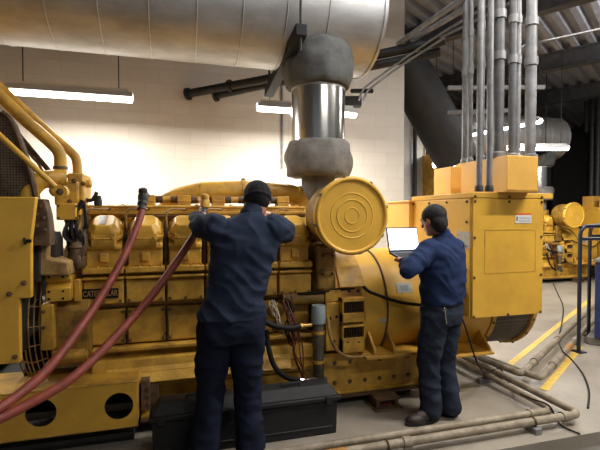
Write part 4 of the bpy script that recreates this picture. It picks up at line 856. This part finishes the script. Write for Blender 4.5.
def boot(parent, heel, d, L=.29, h=.13):
    heel = V(heel); d = V(d).normalized(); s = V((-d.y, d.x, 0)); z = V((0, 0, 1)); b = MB()
    limb(b, [heel + d*.07 + z*h, heel + d*.065 + z*.06], [.052, .050], 3, 16)
    ell(b, heel + d*.055 + z*.045, s*.040, d*.058, z*.042); ell(b, heel + d*(L-.09) + z*.042, s*.050, d*.088, z*.040); ell(b, heel + d*(L-.16) + z*.058, s*.044, d*.10, z*.045)
    bt = fuse(b, 'boot', M['leather'], parent, .006, 4, .0015, 2)
    b = MB(); n = 28; P = []
    for i in range(n):
        t = 2*PI*i/n; P.append(heel + d*(L/2 - (L/2+.006)*math.cos(t)) + s*math.sin(t)*(.044 + .010*(-math.cos(t))))
    b.rings([[p + z*.0 for p in P], [p + z*.026 for p in P]]); b.build('sole', M['sole'], bt, bevel=.004)
Z = V((0, 0, 1))

# man in the beanie, back to the viewer, both arms reaching to the engine
r0 = V((.335, 2.78, 0)); MAN = empty('person', r0, 'man in black beanie, navy shirt and trousers, back turned, both arms reaching onto the engine', 'person')
th_ = math.radians(-6); Rv, Fv = V((math.cos(th_), math.sin(th_), 0)), V((-math.sin(th_), math.cos(th_), 0))
def L1(x, y, z): return r0 + Rv*x + Fv*y + Z*z
hc = L1(.182, .10, 1.712); hf = (Fv*.85 - Z*.45 + Rv*.12); hu = (Z*.9 + Fv*.4)
els, wrs = [L1(-.185, .13, 1.545), L1(.375, .16, 1.505)], [L1(-.235, .40, 1.60), L1(.30, .40, 1.60)]
shs = [L1(-.085, .0, 1.535), L1(.275, .0, 1.525)]
secs = [(L1(.015, 0, .93), .155, .11), (L1(.02, 0, 1.02), .165, .115), (L1(.035, 0, 1.10), .155, .105), (L1(.06, .01, 1.25), .165, .11), (L1(.085, .02, 1.40), .185, .115), (L1(.095, .03, 1.50), .18, .105), (L1(.105, .04, 1.57), .13, .08), (L1(.13, .05, 1.61), .07, .06)]
b = MB(); torso(b, secs, Rv, Fv)
limb(b, [L1(.13, .04, 1.58), L1(.165, .07, 1.66), hc], [.056, .054, .05])
hx, hfd, hup = head(b, hc, hf, hu, .98)
for s_, e_, w_, th in zip(shs, els, wrs, (1, -1)):
    limb(b, [s_, e_], [.052, .042]); limb(b, [e_, w_], [.040, .028])
    hand(b, w_, (w_-e_) + Z*.02, Z, th, .4)
ft = [L1(-.165, .02, 0), L1(.125, .04, 0)]; kn = [L1(-.130, .05, .50), L1(.105, .06, .50)]; hp = [L1(-.10, 0, .88), L1(.10, 0, .88)]
for h_0, k_, f_ in zip(hp, kn, ft): limb(b, [h_0, k_, f_ + Z*.07], [.085, .058, .040])
body = fuse(b, 'body', M['skin'], MAN, .0065, 3); eyes(body, hc, hx, hfd, hup)
b = MB()
ss = [(L1(.0, 0, .965), .218, .150), (L1(.01, 0, 1.0), .212, .146), (L1(.025, 0, 1.08), .188, .135), (L1(.05, .01, 1.20), .188, .135), (L1(.078, .02, 1.33), .200, .140), (L1(.092, .025, 1.43), .220, .140), (L1(.10, .03, 1.51), .218, .13), (L1(.108, .04, 1.575), .168, .10), (L1(.125, .05, 1.612), .10, .08), (L1(.140, .05, 1.635), .068, .066)]
torso(b, ss, Rv, Fv)
for s_, e_, w_ in zip(shs, els, wrs): limb(b, [s_, s_*.5+e_*.5, e_], [.088, .083, .076]); limb(b, [e_, e_*.5+w_*.5, w_ - (w_-e_)*.12], [.074, .064, .048])
sh = fuse(b, 'shirt', M['shirt'], MAN, .008, 4, .013, 4, (4, 4, 11))
b = MB(); limb(b, [L1(.125, .045, 1.615), L1(.150, .06, 1.655)], [.070, .064], 3, 24); fuse(b, 'collar', M['shirt'], sh, .006, 2, .002, 3)
b = MB(); q = L1(.088, -.150, 1.10); b.obox(q, Rv*.004+Z*.01, Fv*.004, Z*.012 + Rv*.004)
b = MB(); torso(b, [(L1(-.005, 0, .82), .205, .135), (L1(.0, 0, .88), .218, .145), (L1(.005, 0, .97), .210, .138), (L1(.01, 0, 1.0), .19, .125)], Rv, Fv)
for h_0, k_, f_ in zip(hp, kn, ft):
    f1 = f_ + Z*.10 + Fv*.0; limb(b, [h_0, h_0*.5+k_*.5, k_, k_*.5+f1*.5, f1], [.118, .108, .090, .082, .098], 6, 24)
fuse(b, 'trousers', M['pants'], MAN, .008, 3, .013, 9, (5, 4, 9))
for f_, a in zip(ft, (.1, -.15)): boot(MAN, f_ - Fv*.10, Fv - Rv*a, .29)
b = MB(); ell(b, hc + hup*.036 - hfd*.012, hx*.093, hfd*.112, hup*.104, 28)
cap = fuse(b, 'beanie', M['knit'], MAN, .006, 2, .0015, 2, (20, 20, 20))
b = MB(); ell(b, hc + hup*.006 - hfd*.014, hx*.096, hfd*.113, hup*.032, 28); fuse(b, 'beanie_cuff', M['knit'], cap, .006, 2)
w_, e_ = wrs[0], els[0]; d = (w_-e_).normalized(); b = MB(); limb(b, [w_ - d*.05, w_ + d*.01], [.050, .046], 3, 18); hand(b, w_ + d*.0, d, Z, 1, .42, 1.1); fuse(b, 'work_glove', M['glove'], MAN, .005, 2)

# man at the laptop
r1 = V((2.015, 2.96, 0)); MAN2 = empty('person', r1, 'dark haired man in blue work shirt and dark jeans holding an open laptop', 'person')
A = math.radians(20); Rv, Fv = V((math.cos(A), math.sin(A), 0)), V((-math.sin(A), math.cos(A), 0))
def L2(x, y, z): return r1 + Rv*x + Fv*y + Z*z
hc = atD(433.5, 221, 3.38); hf = -RT*.62 + FW*.78 - Z*.22; hf = V((hf.x, hf.y, hf.z)).normalized(); hu = Z
hl, hr = atD(389, 252, 3.55), atD(420, 252, 3.68); hr.z = hl.z = (hl.z+hr.z)/2
wv = (hr-hl).normalized(); nv = V((wv.y, -wv.x, 0))
if nv.dot(FW) > 0: nv = -nv
bd = (nv - Z*.26).normalized(); bn = wv.cross(bd); bn = bn if bn.z > 0 else -bn; Lw = (hr-hl).length
shs = [L2(-.155, .0, 1.36), L2(.155, .0, 1.36)]
elb = [atD(408, 271, 3.14), L2(.235, .07, 1.09)]
wl = atD(405, 261, 3.02); wl = atD(404, 261, 3.34); wrt = hl + wv*(Lw*.9) + bd*.17 - bn*.05
wrs = [wl, wrt]
b = MB()
secs = [(L2(0, 0, .88), .145, .11), (L2(0, 0, .98), .155, .115), (L2(0, .0, 1.1), .15, .105), (L2(0, 0, 1.22), .165, .11), (L2(0, 0, 1.32), .175, .11), (L2(0, .0, 1.40), .13, .08), (L2(0, .01, 1.44), .07, .06)]
torso(b, secs, Rv, Fv); limb(b, [L2(0, 0, 1.40), L2(-.01, .0, 1.47), hc], [.06, .055, .052])
hx, hfd, hup = head(b, hc, hf, hu, .98)
for i, (s_, e_, w_) in enumerate(zip(shs, elb, wrs)):
    limb(b, [s_, e_], [.050, .040]); limb(b, [e_, w_], [.038, .026])
    if i == 0: hand(b, w_, -nv*.8 + Z*.1 + wv*.3, bn, 1, .35)
    else: hand(b, w_, -nv*.6 - wv*.4 + Z*.05, -bn, 1, .15)
ft = [L2(-.085, .03, 0), L2(.09, -.02, 0)]; kn = [L2(-.10, .05, .47), L2(.09, .04, .47)]; hp = [L2(-.09, 0, .84), L2(.09, 0, .84)]
for h_0, k_, f_ in zip(hp, kn, ft): limb(b, [h_0, k_, f_ + Z*.07], [.085, .056, .040])
body = fuse(b, 'body', M['skin'], MAN2, .0065, 3); eyes(body, hc, hx, hfd, hup)
b = MB()
torso(b, [(L2(0, 0, .935), .175, .135), (L2(0, 0, .97), .185, .140), (L2(0, -.005, 1.08), .188, .142), (L2(0, -.005, 1.20), .198, .142), (L2(0, 0, 1.30), .205, .135), (L2(0, 0, 1.37), .185, .115), (L2(0, .0, 1.415), .13, .09), (L2(0, .0, 1.445), .075, .072), (L2(0, .0, 1.47), .062, .064)], Rv, Fv)
for s_, e_, w_ in zip(shs, elb, wrs): limb(b, [s_, s_*.5+e_*.5, e_], [.082, .072, .058]); limb(b, [e_, e_*.5+w_*.5, w_ - (w_-e_)*.15], [.056, .048, .038])
sh = fuse(b, 'shirt', M['shirt2'], MAN2, .0075, 4, .012, 14, (4, 4, 11))
b = MB(); limb(b, [L2(0, 0, 1.435), L2(-.005, .0, 1.475)], [.070, .068], 3, 24); fuse(b, 'collar', M['shirt2'], sh, .006, 2, .002, 3)
b = MB(); torso(b, [(L2(0, 0, .77), .165, .125), (L2(0, 0, .86), .178, .135), (L2(0, 0, .96), .168, .125)], Rv, Fv)
for h_0, k_, f_ in zip(hp, kn, ft): f1 = f_ + Z*.09; limb(b, [h_0, h_0*.5+k_*.5, k_, k_*.5+f1*.5, f1], [.108, .096, .082, .076, .084], 6, 24)
tr = fuse(b, 'trousers', M['jeans'], MAN2, .0075, 3, .012, 19, (4, 4, 10))
b = MB(); torso(b, [(L2(0, 0, .915), .176, .134), (L2(0, 0, .945), .176, .134)], Rv, Fv); b.build('belt', M['black'], tr)
q = atD(427, 308, 3.18); b = MB(); q = L2(-.13, -.118, .90); b.tube([q, q - Z*.10 + Rv*.02], .006, 8, 1); b.torus(q + Z*.012, Fv, .013, .004, 16, 6); b.build('wrench', M['steel'], tr, label='steel wrench in the back pocket')
for i, f_ in enumerate(ft): boot(MAN2, f_ + Rv*.05 - Fv*.03, (-Rv*.75 + Fv*.35 - V((.2, .1, 0))) if i == 0 else (-Rv*.35+Fv*.65), .29, .12)
b = MB(); ell(b, hc + hup*.042 - hfd*.016, hx*.086, hfd*.100, hup*.088, 28); ell(b, hc - hfd*.046 - hup*.010, hx*.079, hfd*.062, hup*.092, 24)
fuse(b, 'hair', M['hair'], MAN2, .006, 2, .002, 2, (20, 20, 20))
# laptop
LP = empty('laptop', hl + wv*Lw/2, 'open dark laptop with a glowing white screen held by the man in blue', 'laptop')
b = MB(); m_ = hl + wv*Lw/2 + bd*.115; b.obox(m_, wv*(Lw/2), bd*.115, bn*.009); bs = b.build('base', M['laptop'], LP, bevel=.004)
b = MB(); b.obox(m_ + bn*.0095 - bd*.02, wv*(Lw/2-.02), bd*.055, bn*.001); b.build('keyboard', M['black'], bs)
sd = (Z*.96 - nv*.22).normalized(); sn = wv.cross(sd); sn = sn if sn.dot(nv) > 0 else -sn; c = hl + wv*Lw/2 + sd*.105
b = MB(); b.obox(c, wv*(Lw/2), sd*.105, sn*.005); lid = b.build('lid', M['laptop'], LP, bevel=.004)
ms = mat('lit_screen', srgb(235, 240, 250), .3); nb = ms.node_tree.nodes['Principled BSDF']; nb.inputs['Emission Color'].default_value = (.86, .93, 1, 1); nb.inputs['Emission Strength'].default_value = 1.6
b = MB(); b.obox(c + sn*.0055 + sd*.004, wv*(Lw/2-.010), sd*.090, sn*.0008); b.build('screen', ms, lid)

# -------------------------------------------------------------- world & view
w = bpy.data.worlds.new('world'); bpy.context.scene.world = w; w.use_nodes = True
w.node_tree.nodes['Background'].inputs[0].default_value = (.9, .93, 1, 1); w.node_tree.nodes['Background'].inputs[1].default_value = .18
vs = bpy.context.scene.view_settings; vs.view_transform = 'Standard'; vs.look = 'None'; vs.gamma = 1; vs.use_curve_mapping = False; vs.exposure = 0
